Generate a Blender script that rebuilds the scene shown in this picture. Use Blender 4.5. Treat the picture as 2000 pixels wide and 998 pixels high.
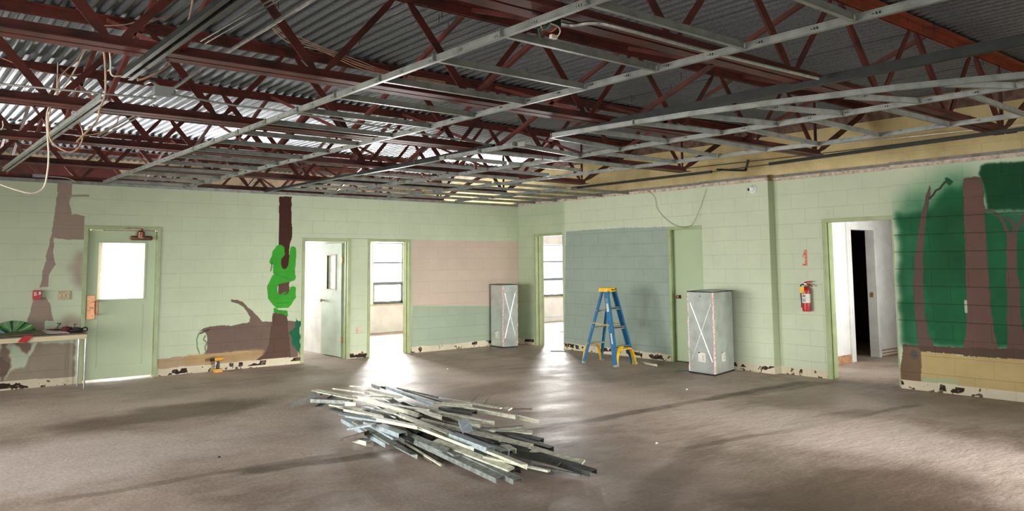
import bpy, bmesh, math, random
import numpy as np
from mathutils import Vector, Matrix
for o in list(bpy.data.objects): bpy.data.objects.remove(o)
random.seed(7); rng = np.random.default_rng(5)
C = bpy.context.scene.collection
S = bpy.context.scene
# ------------------------------------------------------------------ camera
FPX, CY, PITCH, ROLL, YAW = 1524.59, 377.62, math.radians(5.1611), math.radians(-0.4755), math.radians(39.2359)
CAM = np.array([-9.7605, -11.7828, 1.5325])
_f = np.array([math.sin(YAW)*math.cos(PITCH), math.cos(YAW)*math.cos(PITCH), math.sin(PITCH)])
_r = np.array([math.cos(YAW), -math.sin(YAW), 0.0]); _u = np.cross(_r, _f)
CR = math.cos(ROLL)*_r + math.sin(ROLL)*_u; CU = -math.sin(ROLL)*_r + math.cos(ROLL)*_u; CF = _f
cd = bpy.data.cameras.new('camera'); cam = bpy.data.objects.new('camera', cd); C.objects.link(cam)
cd.sensor_width = 36; cd.lens = FPX/2000*36; cd.shift_y = (CY-499)/2000; cd.clip_start = .05; cd.clip_end = 300
M4 = Matrix(((CR[0], CU[0], -CF[0], CAM[0]), (CR[1], CU[1], -CF[1], CAM[1]), (CR[2], CU[2], -CF[2], CAM[2]), (0, 0, 0, 1)))
cam.matrix_world = M4
S.camera = cam
def hit(px, py, ax, v):            # measured point of the photograph -> point of the world plane (ax = v)
    d = (px-1000)/FPX*CR - (py-CY)/FPX*CU + CF
    return Vector(CAM + (v-CAM[ax])/d[ax]*d)
def fl(px, py, z=0.0): return hit(px, py, 2, z)
def wl(px, py, y=0.0):
    h = hit(px, py, 1, y); return (h.x, h.z)
def wr(px, py, x=0.0):
    h = hit(px, py, 0, x); return (h.y, h.z)
# ------------------------------------------------------------------ light
S.view_settings.view_transform = 'Standard'; S.view_settings.look = 'None'; S.view_settings.gamma = 1
S.view_settings.use_curve_mapping = False
S.view_settings.exposure = 0.62
w = bpy.data.worlds.new('sky'); S.world = w; w.use_nodes = True
w.node_tree.nodes['Background'].inputs[0].default_value = (0.95, 0.97, 1.0, 1)
w.node_tree.nodes['Background'].inputs[1].default_value = 2.2
def window_or_fill_light(name, loc, rot, sx, sy, power, col=(1.0, 0.985, 0.955), spread=180):
    l = bpy.data.lights.new(name, 'AREA'); l.shape = 'RECTANGLE'; l.size = sx; l.size_y = sy; l.energy = power; l.color = col; l.spread = math.radians(spread)
    o = bpy.data.objects.new(name, l); C.objects.link(o); o.location = loc; o.rotation_euler = [math.radians(a) for a in rot]
    return o
# daylight outside the windows, plus an added hallway fill: -Z of the lamp points into the room
WL, WB = -13.0, -15.0        # inner faces of the left and rear walls, outside the frame
window_or_fill_light('daylight_left_door', (WL-.35, -4.2, 1.15), (0, -86, 0), 2.1, 5.6, 125, spread=80)
window_or_fill_light('daylight_left_window', (WL-.35, -8.8, 1.6), (0, -90, 0), 1.3, 2.8, 70)
window_or_fill_light('daylight_left_window', (WL-.35, -12.2, 1.6), (0, -90, 0), 1.3, 2.4, 30)
window_or_fill_light('daylight_rear_window', (-10.6, WB-.35, 1.6), (90, 0, 0), 3.4, 1.3, 30)
window_or_fill_light('daylight_rear_door', (-3.3, WB-.35, 1.3), (80, 0, 0), 1.7, 2.0, 80, spread=42)
window_or_fill_light('daylight_back_office', (-.95, 4.45, 1.35), (-94, 0, 0), 1.9, 1.4, 850)
window_or_fill_light('daylight_closet', (-4.4, 4.45, 1.35), (-100, 0, 0), 1.0, 1.4, 130)
window_or_fill_light('daylight_porch', (-7.6, 4.3, 1.3), (-100, 0, 0), 3.0, 2.3, 330)
window_or_fill_light('daylight_side_office', (4.7, 4.45, 1.35), (-95, 0, 0), 1.9, 1.4, 800)
window_or_fill_light('fill_hallway', (.95, -9.7, 1.4), (90, 0, 0), 1.0, 1.6, 26, spread=70)  # unseen fill added inside the windowless hallway to brighten its wall
# ------------------------------------------------------------------ helpers
def srgb(r, g, b):
    f = lambda c: (c/12.92 if c <= .04045 else ((c+.055)/1.055)**2.4)
    return (f(r/255), f(g/255), f(b/255), 1)
class MB:
    def __init__(s): s.v = []; s.f = []; s.m = []; s.mi = 0
    def add(s, vs, fs):
        n = len(s.v); s.v += [tuple(v) for v in vs]; s.f += [tuple(n+i for i in f) for f in fs]; s.m += [s.mi]*len(fs)
    def box(s, x0, x1, y0, y1, z0, z1):
        s.add([(x0, y0, z0), (x1, y0, z0), (x1, y1, z0), (x0, y1, z0), (x0, y0, z1), (x1, y0, z1), (x1, y1, z1), (x0, y1, z1)],
              [(0, 3, 2, 1), (4, 5, 6, 7), (0, 1, 5, 4), (1, 2, 6, 5), (2, 3, 7, 6), (3, 0, 4, 7)])
    def prism(s, prof, a, b, up=(0, 0, 1), scale=(1, 1)):
        """extrude a closed 2D profile (across, up) from a to b"""
        a = Vector(a); b = Vector(b); d = (b-a).normalized(); up = Vector(up)
        side = d.cross(up)
        side = side.normalized() if side.length > 1e-6 else Vector((1, 0, 0)); up2 = side.cross(d).normalized()
        n = len(prof); vs = []
        for k, p in enumerate((a, b)):
            for (x, y) in prof: vs.append(p + side*x*scale[k] + up2*y*scale[k])
        fs = [(i, (i+1) % n, n+(i+1) % n, n+i) for i in range(n)]
        fs += [tuple(range(n-1, -1, -1)), tuple(range(n, 2*n))]
        s.add(vs, fs)
    def bar(s, a, b, w, h=None, up=(0, 0, 1)):
        h = h or w; s.prism([(-w/2, -h/2), (w/2, -h/2), (w/2, h/2), (-w/2, h/2)], a, b, up)
    def tube(s, pts, r, n=8, caps=True):
        pts = [Vector(p) for p in pts]; N = len(pts); vs = []; prev = None
        rr = r if isinstance(r, (list, tuple)) else [r]*N
        for i, p in enumerate(pts):
            t = (pts[min(i+1, N-1)]-pts[max(i-1, 0)]).normalized()
            if prev is None: prev = t.orthogonal().normalized()
            u = (prev - t*prev.dot(t)); u = u.normalized() if u.length > 1e-6 else t.orthogonal().normalized(); prev = u
            v = t.cross(u)
            for k in range(n):
                a = 2*math.pi*k/n; vs.append(p + (u*math.cos(a)+v*math.sin(a))*rr[i])
        fs = [(i*n+k, i*n+(k+1) % n, (i+1)*n+(k+1) % n, (i+1)*n+k) for i in range(N-1) for k in range(n)]
        if caps: fs += [tuple(range(n-1, -1, -1)), tuple(range((N-1)*n, N*n))]
        s.add(vs, fs)
    def lathe(s, prof, c=(0, 0, 0), axis='z', n=24):
        vs = []; c = Vector(c)
        for (r, h) in prof:
            for k in range(n):
                a = 2*math.pi*k/n; x, y = r*math.cos(a), r*math.sin(a)
                vs.append(c+Vector({'z': (x, y, h), 'x': (h, x, y), 'y': (x, h, y)}[axis]))
        N = len(prof)
        fs = [(i*n+k, i*n+(k+1) % n, (i+1)*n+(k+1) % n, (i+1)*n+k) for i in range(N-1) for k in range(n)]
        fs += [tuple(range(n-1, -1, -1)), tuple(range((N-1)*n, N*n))]
        s.add(vs, fs)
    def build(s, name, mat, parent=None, smooth=False, bevel=0, loc=None, mats=None):
        me = bpy.data.meshes.new(name); 
        if loc is not None:
            L_ = Vector(loc); vs = [Vector(v)-L_ for v in s.v]
        else: vs = s.v
        me.from_pydata(vs, [], s.f); me.validate()
        for m in (mats or [mat]): me.materials.append(m)
        if mats and len(me.polygons) == len(s.m): me.polygons.foreach_set('material_index', s.m)
        bm = bmesh.new(); bm.from_mesh(me); bmesh.ops.recalc_face_normals(bm, faces=bm.faces); bm.to_mesh(me); bm.free()
        if smooth: me.polygons.foreach_set('use_smooth', [True]*len(me.polygons))
        o = bpy.data.objects.new(name, me); C.objects.link(o)
        if loc is not None: o.location = loc
        if parent: o.parent = parent
        if bevel:
            b = o.modifiers.new('bevel', 'BEVEL'); b.width = bevel; b.segments = 2; b.limit_method = 'ANGLE'
        if smooth: 
            try: me.set_sharp_from_angle(angle=math.radians(40))
            except Exception: pass
        return o
def tag(o, label=None, cat=None, group=None, kind=None):
    if label: o['label'] = label
    if cat: o['category'] = cat
    if group: o['group'] = group
    if kind: o['kind'] = kind
    return o
def empty(name, loc=(0, 0, 0), rz=0):
    o = bpy.data.objects.new(name, None); C.objects.link(o); o.location = loc; o.rotation_euler = (0, 0, rz); o.empty_display_size = .1
    return o
def struct(o): o['kind'] = 'structure'; return o
def smoothpath(pts, k=6):
    P = [Vector(p) for p in pts]; out = []
    for i in range(len(P)-1):
        p0 = P[max(i-1, 0)]; p1 = P[i]; p2 = P[i+1]; p3 = P[min(i+2, len(P)-1)]
        for j in range(k):
            t = j/k; out.append(.5*((2*p1)+(-p0+p2)*t+(2*p0-5*p1+4*p2-p3)*t*t+(-p0+3*p1-3*p2+p3)*t**3))
    out.append(P[-1]); return out
# ------------------------------------------------------------------ materials
def mat(name, col, rough=.6, metal=0, var=.12, scale=8, bump=.0, bscale=40, col2=None, detail=4, stretch=None, spec=.5, dirt=0):
    m = bpy.data.materials.new(name); m.use_nodes = True; nt = m.node_tree; N = nt.nodes; Lk = nt.links
    b = N['Principled BSDF']; b.inputs['Roughness'].default_value = rough; b.inputs['Metallic'].default_value = metal
    b.inputs['Specular IOR Level'].default_value = spec
    geo = N.new('ShaderNodeNewGeometry'); vec = geo.outputs['Position']
    if stretch:
        mp = N.new('ShaderNodeMapping'); mp.inputs['Scale'].default_value = stretch; Lk.new(vec, mp.inputs[0]); vec = mp.outputs[0]
    nz = N.new('ShaderNodeTexNoise'); nz.inputs['Scale'].default_value = scale; nz.inputs['Detail'].default_value = detail; Lk.new(vec, nz.inputs['Vector'])
    rp = N.new('ShaderNodeValToRGB'); c = srgb(*col)
    a = srgb(*(col2 or [max(0, x*(1-var)) for x in col])); d = srgb(*[min(255, x*(1+var*.6)) for x in col])
    rp.color_ramp.elements[0].position = .35; rp.color_ramp.elements[0].color = a
    rp.color_ramp.elements[1].position = .68; rp.color_ramp.elements[1].color = d
    e = rp.color_ramp.elements.new(.5); e.color = c
    Lk.new(nz.outputs['Fac'], rp.inputs[0]); Lk.new(rp.outputs[0], b.inputs['Base Color'])
    if bump:
        n2 = N.new('ShaderNodeTexNoise'); n2.inputs['Scale'].default_value = bscale; n2.inputs['Detail'].default_value = 5; Lk.new(vec, n2.inputs['Vector'])
        bp = N.new('ShaderNodeBump'); bp.inputs['Strength'].default_value = bump; bp.inputs['Distance'].default_value = .01
        Lk.new(n2.outputs['Fac'], bp.inputs['Height']); Lk.new(bp.outputs[0], b.inputs['Normal'])
    return m
MT = dict(
 red=mat('red_oxide_paint', (92, 40, 33), .55, 0, .2, 5, .15, 60, col2=(62, 30, 26)),
 redbright=mat('orange_oxide_paint', (136, 62, 40), .55, 0, .2, 5, .15, 60),
 deck=mat('galvanised_deck', (120, 124, 130), .4, .75, .12, 60, .0, 60),
 tbar=mat('grey_white_steel', (138, 141, 135), .42, .3, .12, 10),
 tbardark=mat('blackened_steel', (58, 62, 60), .4, .5, .2, 10),
 frame=mat('green_frame_paint', (158, 170, 126), .45, 0, .06, 6),
 door=mat('green_door_paint', (176, 190, 156), .5, 0, .02, 1.5),
 palegreen=mat('pale_green_paint', (192, 208, 186), .5, 0, .06, 4),
 white=mat('white_wall_paint', (240, 240, 236), .6, 0, .05, 3, .1, 50),
 cream=mat('cream_paint', (206, 194, 160), .55, 0, .04, 6),
 plain=mat('plain_green_wall', (186, 200, 168), .6, 0, .06, 2),
 galv=mat('galvanised_sheet', (198, 204, 200), .36, .55, .06, 6, .03, 20),
 foil=mat('foil_insulation', (214, 196, 190), .4, .3, .25, 90, .5, 200, col2=(170, 60, 56)),
 blue=mat('blue_fibreglass', (34, 100, 142), .45, 0, .08, 12),
 yellow=mat('yellow_plastic', (236, 184, 30), .4, 0, .08, 20),
 alu=mat('aluminium', (176, 178, 172), .4, .7, .1, 20),
 black=mat('black_plastic', (24, 24, 25), .45, 0, .1, 20),
 chrome=mat('chrome', (210, 212, 214), .2, 1, .05, 10),
 brass=mat('worn_copper_brass', (206, 150, 106), .4, .35, .12, 40),
 bronze=mat('bronze_closer', (124, 84, 66), .35, .5, .3, 40),
 redpl=mat('red_enamel', (176, 26, 34), .3, 0, .1, 20),
 paper=mat('paper', (220, 218, 206), .7, 0, .05, 20),
 wire=mat('tan_cable', (196, 164, 138), .5, 0, .12, 20),
 wirew=mat('white_cable', (226, 214, 196), .5, 0, .06, 20),
 brownw=mat('brown_board', (108, 78, 62), .6, 0, .25, 12),
 conduit=mat('steel_conduit', (190, 192, 190), .3, .9, .1, 20),
 tabletop=mat('brown_laminate', (104, 84, 74), .5, 0, .12, 20),
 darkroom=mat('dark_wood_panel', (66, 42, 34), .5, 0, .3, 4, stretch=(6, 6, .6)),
 maroon=mat('maroon_paint', (80, 30, 32), .6, 0, .2, 3),
 yellowwall=mat('yellow_block_paint', (206, 186, 134), .65, 0, .12, 2.2, .15, 60, col2=(188, 164, 112)),
 brownblock=mat('brown_block', (112, 88, 76), .8, 0, .25, 10, .3, 60),
 rawblock=mat('raw_block', (196, 178, 160), .8, 0, .12, 6, .3, 60),
 debris=mat('cream_strip', (204, 204, 184), .6, 0, .14, 25),
 debris2=mat('grey_strip', (132, 138, 132), .6, .1, .2, 25),
 debris3=mat('dark_strip', (74, 76, 72), .6, .1, .2, 25),
 debris4=mat('bluegrey_strip', (160, 174, 178), .55, .1, .12, 25),
 debris5=mat('brown_strip', (92, 78, 68), .6, 0, .2, 25),
 green=mat('fan_green', (56, 104, 52), .6, 0, .15, 20),
 fangreen=mat('fan_pale', (170, 196, 150), .6, 0, .1, 20),
 bluefab=mat('blue_paper', (110, 150, 160), .6, 0, .1, 20),
 tbargrey=mat('grey_angle', (120, 116, 110), .6, 0, .15, 12), carbon=mat('black_channel', (34, 35, 33), .5, .2, .2, 12),
 ground=mat('outdoor_ground', (190, 188, 178), .9, 0, .1, 1),
 beige=mat('beige_plate', (186, 170, 138), .5, 0, .06, 20),
 greenw=mat('green_wire', (40, 140, 110), .5), redw=mat('red_wire', (200, 70, 50), .5),
 rubber=mat('black_rubber', (34, 32, 30), .7),
 drk=mat('dark_red_cloth', (90, 26, 30), .8, 0, .3, 30),
)
for k_, m_ in MT.items(): m_['k'] = k_
def glass():
    m = bpy.data.materials.new('window_glass'); m.use_nodes = True; nt = m.node_tree; N = nt.nodes
    for n in list(N): N.remove(n)
    o = N.new('ShaderNodeOutputMaterial'); t = N.new('ShaderNodeBsdfTransparent'); g = N.new('ShaderNodeBsdfGlossy'); g.inputs['Roughness'].default_value = .05
    mx = N.new('ShaderNodeMixShader'); fr = N.new('ShaderNodeFresnel'); fr.inputs[0].default_value = 1.3
    nt.links.new(fr.outputs[0], mx.inputs[0]); nt.links.new(t.outputs[0], mx.inputs[1]); nt.links.new(g.outputs[0], mx.inputs[2]); nt.links.new(mx.outputs[0], o.inputs[0])
    return m
MT['glass'] = glass()
# ---- floor: bare concrete with old adhesive, worn pale fields, filled trenches, and light and shade painted in
def floor_mat():
    m = bpy.data.materials.new('bare_concrete'); m.use_nodes = True; nt = m.node_tree; N = nt.nodes; Lk = nt.links; b = N['Principled BSDF']; b.inputs['Specular IOR Level'].default_value = .36
    geo = N.new('ShaderNodeNewGeometry'); P = geo.outputs['Position']
    def noise(scale, detail=5, st=(1, 1, 1), rot=0, rough=.55, dist=0):
        mp = N.new('ShaderNodeMapping'); mp.inputs['Scale'].default_value = st; mp.inputs['Rotation'].default_value = (0, 0, rot); Lk.new(P, mp.inputs[0])
        n = N.new('ShaderNodeTexNoise'); n.inputs['Scale'].default_value = scale; n.inputs['Detail'].default_value = detail; n.inputs['Roughness'].default_value = rough
        n.inputs['Distortion'].default_value = dist
        Lk.new(mp.outputs[0], n.inputs['Vector']); return n.outputs['Fac']
    def ramp(f, p0, p1, c0, c1):
        r = N.new('ShaderNodeValToRGB'); r.color_ramp.elements[0].position = p0; r.color_ramp.elements[1].position = p1
        r.color_ramp.elements[0].color = c0; r.color_ramp.elements[1].color = c1; Lk.new(f, r.inputs[0]); return r.outputs[0]
    def mix(fac, a, c, mode='MIX'):
        x = N.new('ShaderNodeMix'); x.data_type = 'RGBA'; x.blend_type = mode
        if isinstance(fac, float): x.inputs[0].default_value = fac
        else: Lk.new(fac, x.inputs[0])
        for s_, v in ((6, a), (7, c)):
            if isinstance(v, tuple): x.inputs[s_].default_value = v
            else: Lk.new(v, x.inputs[s_])
        return x.outputs[2]
    W, K = (1, 1, 1, 1), (0, 0, 0, 1)
    base = ramp(noise(.55, 6, (1, 1, 1), .3, .6, .4), .36, .64, srgb(156, 134, 120), srgb(206, 186, 172))
    base = mix(ramp(noise(2.2, 8, (1, 2.4, 1), .1, .7, .6), .42, .72, K, (.55,)*3+(1,)), base, srgb(214, 198, 186))
    base = mix(ramp(noise(.35, 4, (1, 1, 1), 1.2), .5, .66, K, (.6,)*3+(1,)), base, srgb(122, 106, 90))
    # trenches and stains: measured bands in world metres  (x0,y0,x1,y1,half width, strength)
    sep = N.new('ShaderNodeSeparateXYZ'); Lk.new(P, sep.inputs[0])
    wob = noise(1.6, 5)
    def M(op, a, c=None, d=None):
        n = N.new('ShaderNodeMath'); n.operation = op
        for i, v in enumerate((a, c, d)):
            if v is None: continue
            if isinstance(v, (int, float)): n.inputs[i].default_value = v
            else: Lk.new(v, n.inputs[i])
        return n.outputs[0]
    wv = M('MULTIPLY', M('SUBTRACT', wob, .5), .22)
    col = base
    for (x0, y0, x1, y1, hw, st) in [(-8.95, -5.72, -6.6, -5.82, .05, .5), (-7.7, -5.85, -5.6, -6.15, .085, .75), (-5.3, -6.2, -.3, -6.26, .075, .8), (-2.2, -6.25, -.2, -6.45, .12, .5),
                                 (-4.6, -7.55, -.9, -7.95, .05, .55), (-3.2, -7.6, -1.6, -7.7, .10, .45), (-6.3, -8.5, -3.8, -7.4, .14, .4)]:
        L_ = math.hypot(x1-x0, y1-y0); ux, uy = (x1-x0)/L_, (y1-y0)/L_
        s = M('ADD', M('MULTIPLY', M('SUBTRACT', sep.outputs[0], x0), ux), M('MULTIPLY', M('SUBTRACT', sep.outputs[1], y0), uy))
        t = M('ADD', M('MULTIPLY', M('SUBTRACT', sep.outputs[0], x0), -uy), M('MULTIPLY', M('SUBTRACT', sep.outputs[1], y0), ux))
        t = M('ABSOLUTE', M('ADD', t, wv))
        a = N.new('ShaderNodeMapRange'); a.interpolation_type = 'SMOOTHSTEP'; Lk.new(t, a.inputs[0]); a.inputs[1].default_value = hw*.6; a.inputs[2].default_value = hw*1.5; a.inputs[3].default_value = 1; a.inputs[4].default_value = 0
        e = N.new('ShaderNodeMapRange'); e.interpolation_type = 'SMOOTHSTEP'; Lk.new(M('ABSOLUTE', M('SUBTRACT', s, L_/2)), e.inputs[0]); e.inputs[1].default_value = L_/2-.25; e.inputs[2].default_value = L_/2; e.inputs[3].default_value = 1; e.inputs[4].default_value = 0
        f = M('MULTIPLY', M('MULTIPLY', a.outputs[0], e.outputs[0]), M('MULTIPLY', M('ADD', noise(5, 5), .45), st))
        col = mix(f, col, srgb(100, 82, 68))
    for (x0, y0, rx, ry, rot, st, cc) in [(-7.25, -3.05, 1.5, .55, .15, .75, (112, 94, 78)), (-5.0, -9.4, 1.7, .9, .3, .7, (112, 92, 76)), (-3.9, -4.1, 1.1, .5, .2, .55, (128, 106, 88)), (-1.9, -6.9, 1.0, .5, -.2, .4, (124, 110, 90)),  # pale ellipses paint window light into the floor; dark ones, stains and shade
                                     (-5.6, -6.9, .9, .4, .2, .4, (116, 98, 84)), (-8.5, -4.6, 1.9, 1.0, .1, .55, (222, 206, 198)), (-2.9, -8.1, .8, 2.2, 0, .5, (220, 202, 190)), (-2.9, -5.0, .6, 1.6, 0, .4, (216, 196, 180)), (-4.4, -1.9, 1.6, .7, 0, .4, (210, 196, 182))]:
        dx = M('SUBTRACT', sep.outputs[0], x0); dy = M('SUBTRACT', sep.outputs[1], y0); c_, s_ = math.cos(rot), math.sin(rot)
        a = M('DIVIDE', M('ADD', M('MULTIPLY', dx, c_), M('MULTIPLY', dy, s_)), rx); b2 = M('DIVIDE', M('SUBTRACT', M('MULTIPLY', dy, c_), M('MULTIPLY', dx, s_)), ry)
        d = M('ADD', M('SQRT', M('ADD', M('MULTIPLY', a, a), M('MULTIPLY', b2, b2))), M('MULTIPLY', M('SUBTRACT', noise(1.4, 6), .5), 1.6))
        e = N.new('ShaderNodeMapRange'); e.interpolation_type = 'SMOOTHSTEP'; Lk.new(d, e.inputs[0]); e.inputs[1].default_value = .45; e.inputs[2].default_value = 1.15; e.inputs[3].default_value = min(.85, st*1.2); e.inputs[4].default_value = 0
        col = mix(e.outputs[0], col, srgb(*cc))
    # fine cracks / pits
    vo = N.new('ShaderNodeTexNoise'); vo.inputs['Scale'].default_value = 30; vo.inputs['Detail'].default_value = 8; Lk.new(P, vo.inputs['Vector'])
    col = mix(ramp(vo.outputs['Fac'], .3, .75, (.82,)*3+(1,), (1.0,)*3+(1,)), K, col, 'MIX') if False else mix(1.0, col, ramp(vo.outputs['Fac'], .3, .7, (.84, .84, .84, 1), (1.06, 1.06, 1.06, 1)), 'MULTIPLY')
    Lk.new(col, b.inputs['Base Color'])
    r = N.new('ShaderNodeMapRange'); Lk.new(noise(1.3, 6, (1, 1.6, 1)), r.inputs[0]); r.inputs[1].default_value = .3; r.inputs[2].default_value = .7; r.inputs[3].default_value = .46; r.inputs[4].default_value = .68
    Lk.new(r.outputs[0], b.inputs['Roughness'])
    bp = N.new('ShaderNodeBump'); bp.inputs['Strength'].default_value = .6; bp.inputs['Distance'].default_value = .012
    hh = M('ADD', noise(4, 7, (1, 2, 1), .4, .6), M('MULTIPLY', vo.outputs['Fac'], .25)); Lk.new(hh, bp.inputs['Height']); Lk.new(bp.outputs[0], b.inputs['Normal'])
    return m
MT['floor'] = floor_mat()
# ---- painted walls: the old mural is flat paint; its coverage is computed here in wall metres
def smooth_noise(h, w_, cell):
    gh, gw = int(h/cell)+3, int(w_/cell)+3; g = rng.random((gh, gw))
    y = np.arange(h)/cell; x = np.arange(w_)/cell; yi = y.astype(int); xi = x.astype(int); fy = y-yi; fx = x-xi
    fy = fy*fy*(3-2*fy); fx = fx*fx*(3-2*fx)
    a = g[yi][:, xi]*(1-fx)+g[yi][:, xi+1]*fx; b = g[yi+1][:, xi]*(1-fx)+g[yi+1][:, xi+1]*fx
    return a*(1-fy[:, None])+b*fy[:, None]
class Paint:
    def __init__(s, u0, u1, z1, res=.0075):
        s.u0, s.res = u0, res; s.w = int((u1-u0)/res); s.h = int(z1/res); s.u1 = u1; s.z1 = z1
        s.U, s.Z = np.meshgrid(u0+(np.arange(s.w)+.5)*res, (np.arange(s.h)+.5)*res)
        s.n1 = smooth_noise(s.h, s.w, 9); s.n2 = smooth_noise(s.h, s.w, 30); s.n3 = smooth_noise(s.h, s.w, 90); s.n4 = smooth_noise(s.h, s.w, 3)
        s.img = np.zeros((s.h, s.w, 3)); s.img[:] = 200
    def cov(s, poly, jit=.012, blur=0):
        P = np.array(poly, float)
        U = s.U+(s.n1-.5)*2*jit; Z = s.Z+(s.n4-.5)*jit+(s.n1[::-1, ::-1]-.5)*jit
        m = max(jit*2, blur)+.02
        c0, c1 = [int(np.clip((v-s.u0)/s.res, 0, s.w)) for v in (P[:, 0].min()-m, P[:, 0].max()+m)]
        r0, r1 = [int(np.clip(v/s.res, 0, s.h)) for v in (P[:, 1].min()-m, P[:, 1].max()+m)]
        out = np.zeros((s.h, s.w))
        if c1 <= c0 or r1 <= r0: return out
        u = U[r0:r1, c0:c1]; z = Z[r0:r1, c0:c1]; ins = np.zeros(u.shape, bool); n = len(P)
        for i in range(n):
            x1, y1 = P[i]; x2, y2 = P[(i+1) % n]
            if y1 == y2: continue
            c = ((y1 > z) != (y2 > z)) & (u < (x2-x1)*(z-y1)/(y2-y1)+x1); ins ^= c
        out[r0:r1, c0:c1] = ins
        k = int(blur/s.res)
        if k > 0:
            for _ in range(2):
                for ax in (0, 1):
                    cs = np.cumsum(np.pad(out, [(k+1, k) if a == ax else (0, 0) for a in (0, 1)], mode='edge'), axis=ax)
                    out = (cs[2*k+1:]-cs[:-2*k-1])/(2*k+1) if ax == 0 else (cs[:, 2*k+1:]-cs[:, :-2*k-1])/(2*k+1)
        return out
    def put(s, c, col, var=.05, op=1.0):
        col = np.array(col, float); n = (s.n2*.5+s.n3*.3+s.n1*.2-.5)*2*var
        a = np.clip(c*op, 0, 1)[..., None]; s.img = s.img*(1-a)+(col[None, None]*(1+n)[..., None])*a
    def poly(s, poly, col, jit=.012, blur=0, var=.05, op=1.0): s.put(s.cov(poly, jit, blur), col, var, op)
    def stroke(s, pts, wd, col, jit=.006, blur=0, var=.05, op=1.0):
        c = np.zeros((s.h, s.w)); wds = wd if isinstance(wd, (list, tuple)) else [wd]*len(pts)
        U = s.U+(s.n1-.5)*2*jit; Z = s.Z+(s.n1[::-1]-.5)*2*jit
        for (a, b, wa, wb) in zip(pts[:-1], pts[1:], wds[:-1], wds[1:]):
            dx, dz = b[0]-a[0], b[1]-a[1]; L2 = dx*dx+dz*dz+1e-9
            t = np.clip(((U-a[0])*dx+(Z-a[1])*dz)/L2, 0, 1); d = np.hypot(U-a[0]-t*dx, Z-a[1]-t*dz); hw = (wa+(wb-wa)*t)/2
            c = np.maximum(c, np.clip((hw-d)/max(blur, .004)+.5, 0, 1))
        s.put(c, col, var, op)
    def base_band(s, z1=.105):
        z1 = z1+(s.n2-.5)*.03; m = (s.Z < z1).astype(float); s.put(m, (208, 198, 172), .10)
        blot = (s.n2*.55+s.n1*.45 > .585) & (s.Z < z1-.008) & (np.abs(s.Z-.055-(s.n3-.5)*.07) < .032)
        s.put(blot.astype(float), (44, 34, 28), .3)
        st = (s.n4*.5+s.n1*.5 > .70) & (s.Z < z1-.01); s.put(st.astype(float), (96, 80, 60), .3)
    def material(s, name, axis):
        im = bpy.data.images.new(name, s.w, s.h); px = np.ones((s.h, s.w, 4), np.float32); px[..., :3] = np.clip(s.img/255, 0, 1)
        im.pixels.foreach_set(px.ravel()); im.update(); im.pack()
        m = bpy.data.materials.new(name); m.use_nodes = True; nt = m.node_tree; N = nt.nodes; b = N['Principled BSDF']
        g = N.new('ShaderNodeNewGeometry'); sp = N.new('ShaderNodeSeparateXYZ'); nt.links.new(g.outputs['Position'], sp.inputs[0])
        a = N.new('ShaderNodeMapRange'); a.inputs[1].default_value = s.u0; a.inputs[2].default_value = s.u0+s.w*s.res; nt.links.new(sp.outputs[axis], a.inputs[0])
        c = N.new('ShaderNodeMapRange'); c.inputs[1].default_value = 0; c.inputs[2].default_value = s.h*s.res; nt.links.new(sp.outputs[2], c.inputs[0])
        cb = N.new('ShaderNodeCombineXYZ'); nt.links.new(a.outputs[0], cb.inputs[0]); nt.links.new(c.outputs[0], cb.inputs[1])
        t = N.new('ShaderNodeTexImage'); t.image = im; t.extension = 'EXTEND'; nt.links.new(cb.outputs[0], t.inputs[0])
        nt.links.new(t.outputs[0], b.inputs['Base Color']); b.inputs['Roughness'].default_value = .75; b.inputs['Specular IOR Level'].default_value = .25
        n2 = N.new('ShaderNodeTexNoise'); n2.inputs['Scale'].default_value = 70; nt.links.new(g.outputs['Position'], n2.inputs['Vector'])
        bp = N.new('ShaderNodeBump'); bp.inputs['Strength'].default_value = .18; bp.inputs['Distance'].default_value = .004; nt.links.new(n2.outputs['Fac'], bp.inputs['Height']); nt.links.new(bp.outputs[0], b.inputs['Normal'])
        return m
H = 2.66; CH0 = H/13
def Z5(pts, f, ox, oy, sc): return [f(ox+x/sc, oy+y/sc) for x, y in pts]
# left wall
PL = Paint(-9.2, 0.05, 2.70)
PL.put(np.ones((PL.h, PL.w)), (190, 200, 172), .03)
A = lambda pts: Z5(pts, wl, 0, 340, 2.268)        # close-up frames of the photograph the outlines were read in
B = lambda pts: Z5(pts, wl, 380, 370, 2.773)
PK = [wl(806, 469), (-.0+.05, wl(1010, 472)[1]), (.05, wl(1010, 598)[1]), wl(803, 597)]
PL.poly([wl(806, 597), (.05, wl(1010, 597)[1]), (.05, 0), wl(799, 690)], (158, 172, 150), .004, .01, .03)
PL.poly(PK, (200, 182, 166), .002, 0, .03)
tan = (150, 132, 120)
PL.poly(A([(255, 35), (318, 38), (316, 90), (305, 130), (318, 180), (335, 175), (375, 185), (372, 290), (300, 292), (240, 283), (237, 345), (247, 400), (218, 440), (215, 500), (175, 503), (190, 430), (215, 330), (235, 230), (248, 130)]), tan, .010, .006)
PL.stroke(A([(300, 97), (390, 97)]), .03, (150, 146, 124), .01)
PL.poly(A([(330, 345), (376, 335), (376, 520), (345, 500), (320, 480), (322, 425), (290, 418), (325, 400)]), (152, 138, 122), .02, .04, .05, .75)
PL.poly(A([(150, 552), (185, 550), (205, 543), (222, 575), (238, 650), (205, 650), (198, 690), (120, 700), (118, 660)]), tan, .008, .006)
PL.poly(A([(200, 655), (225, 650), (240, 668), (205, 690)]), (190, 204, 178), .01, .006)
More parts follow.
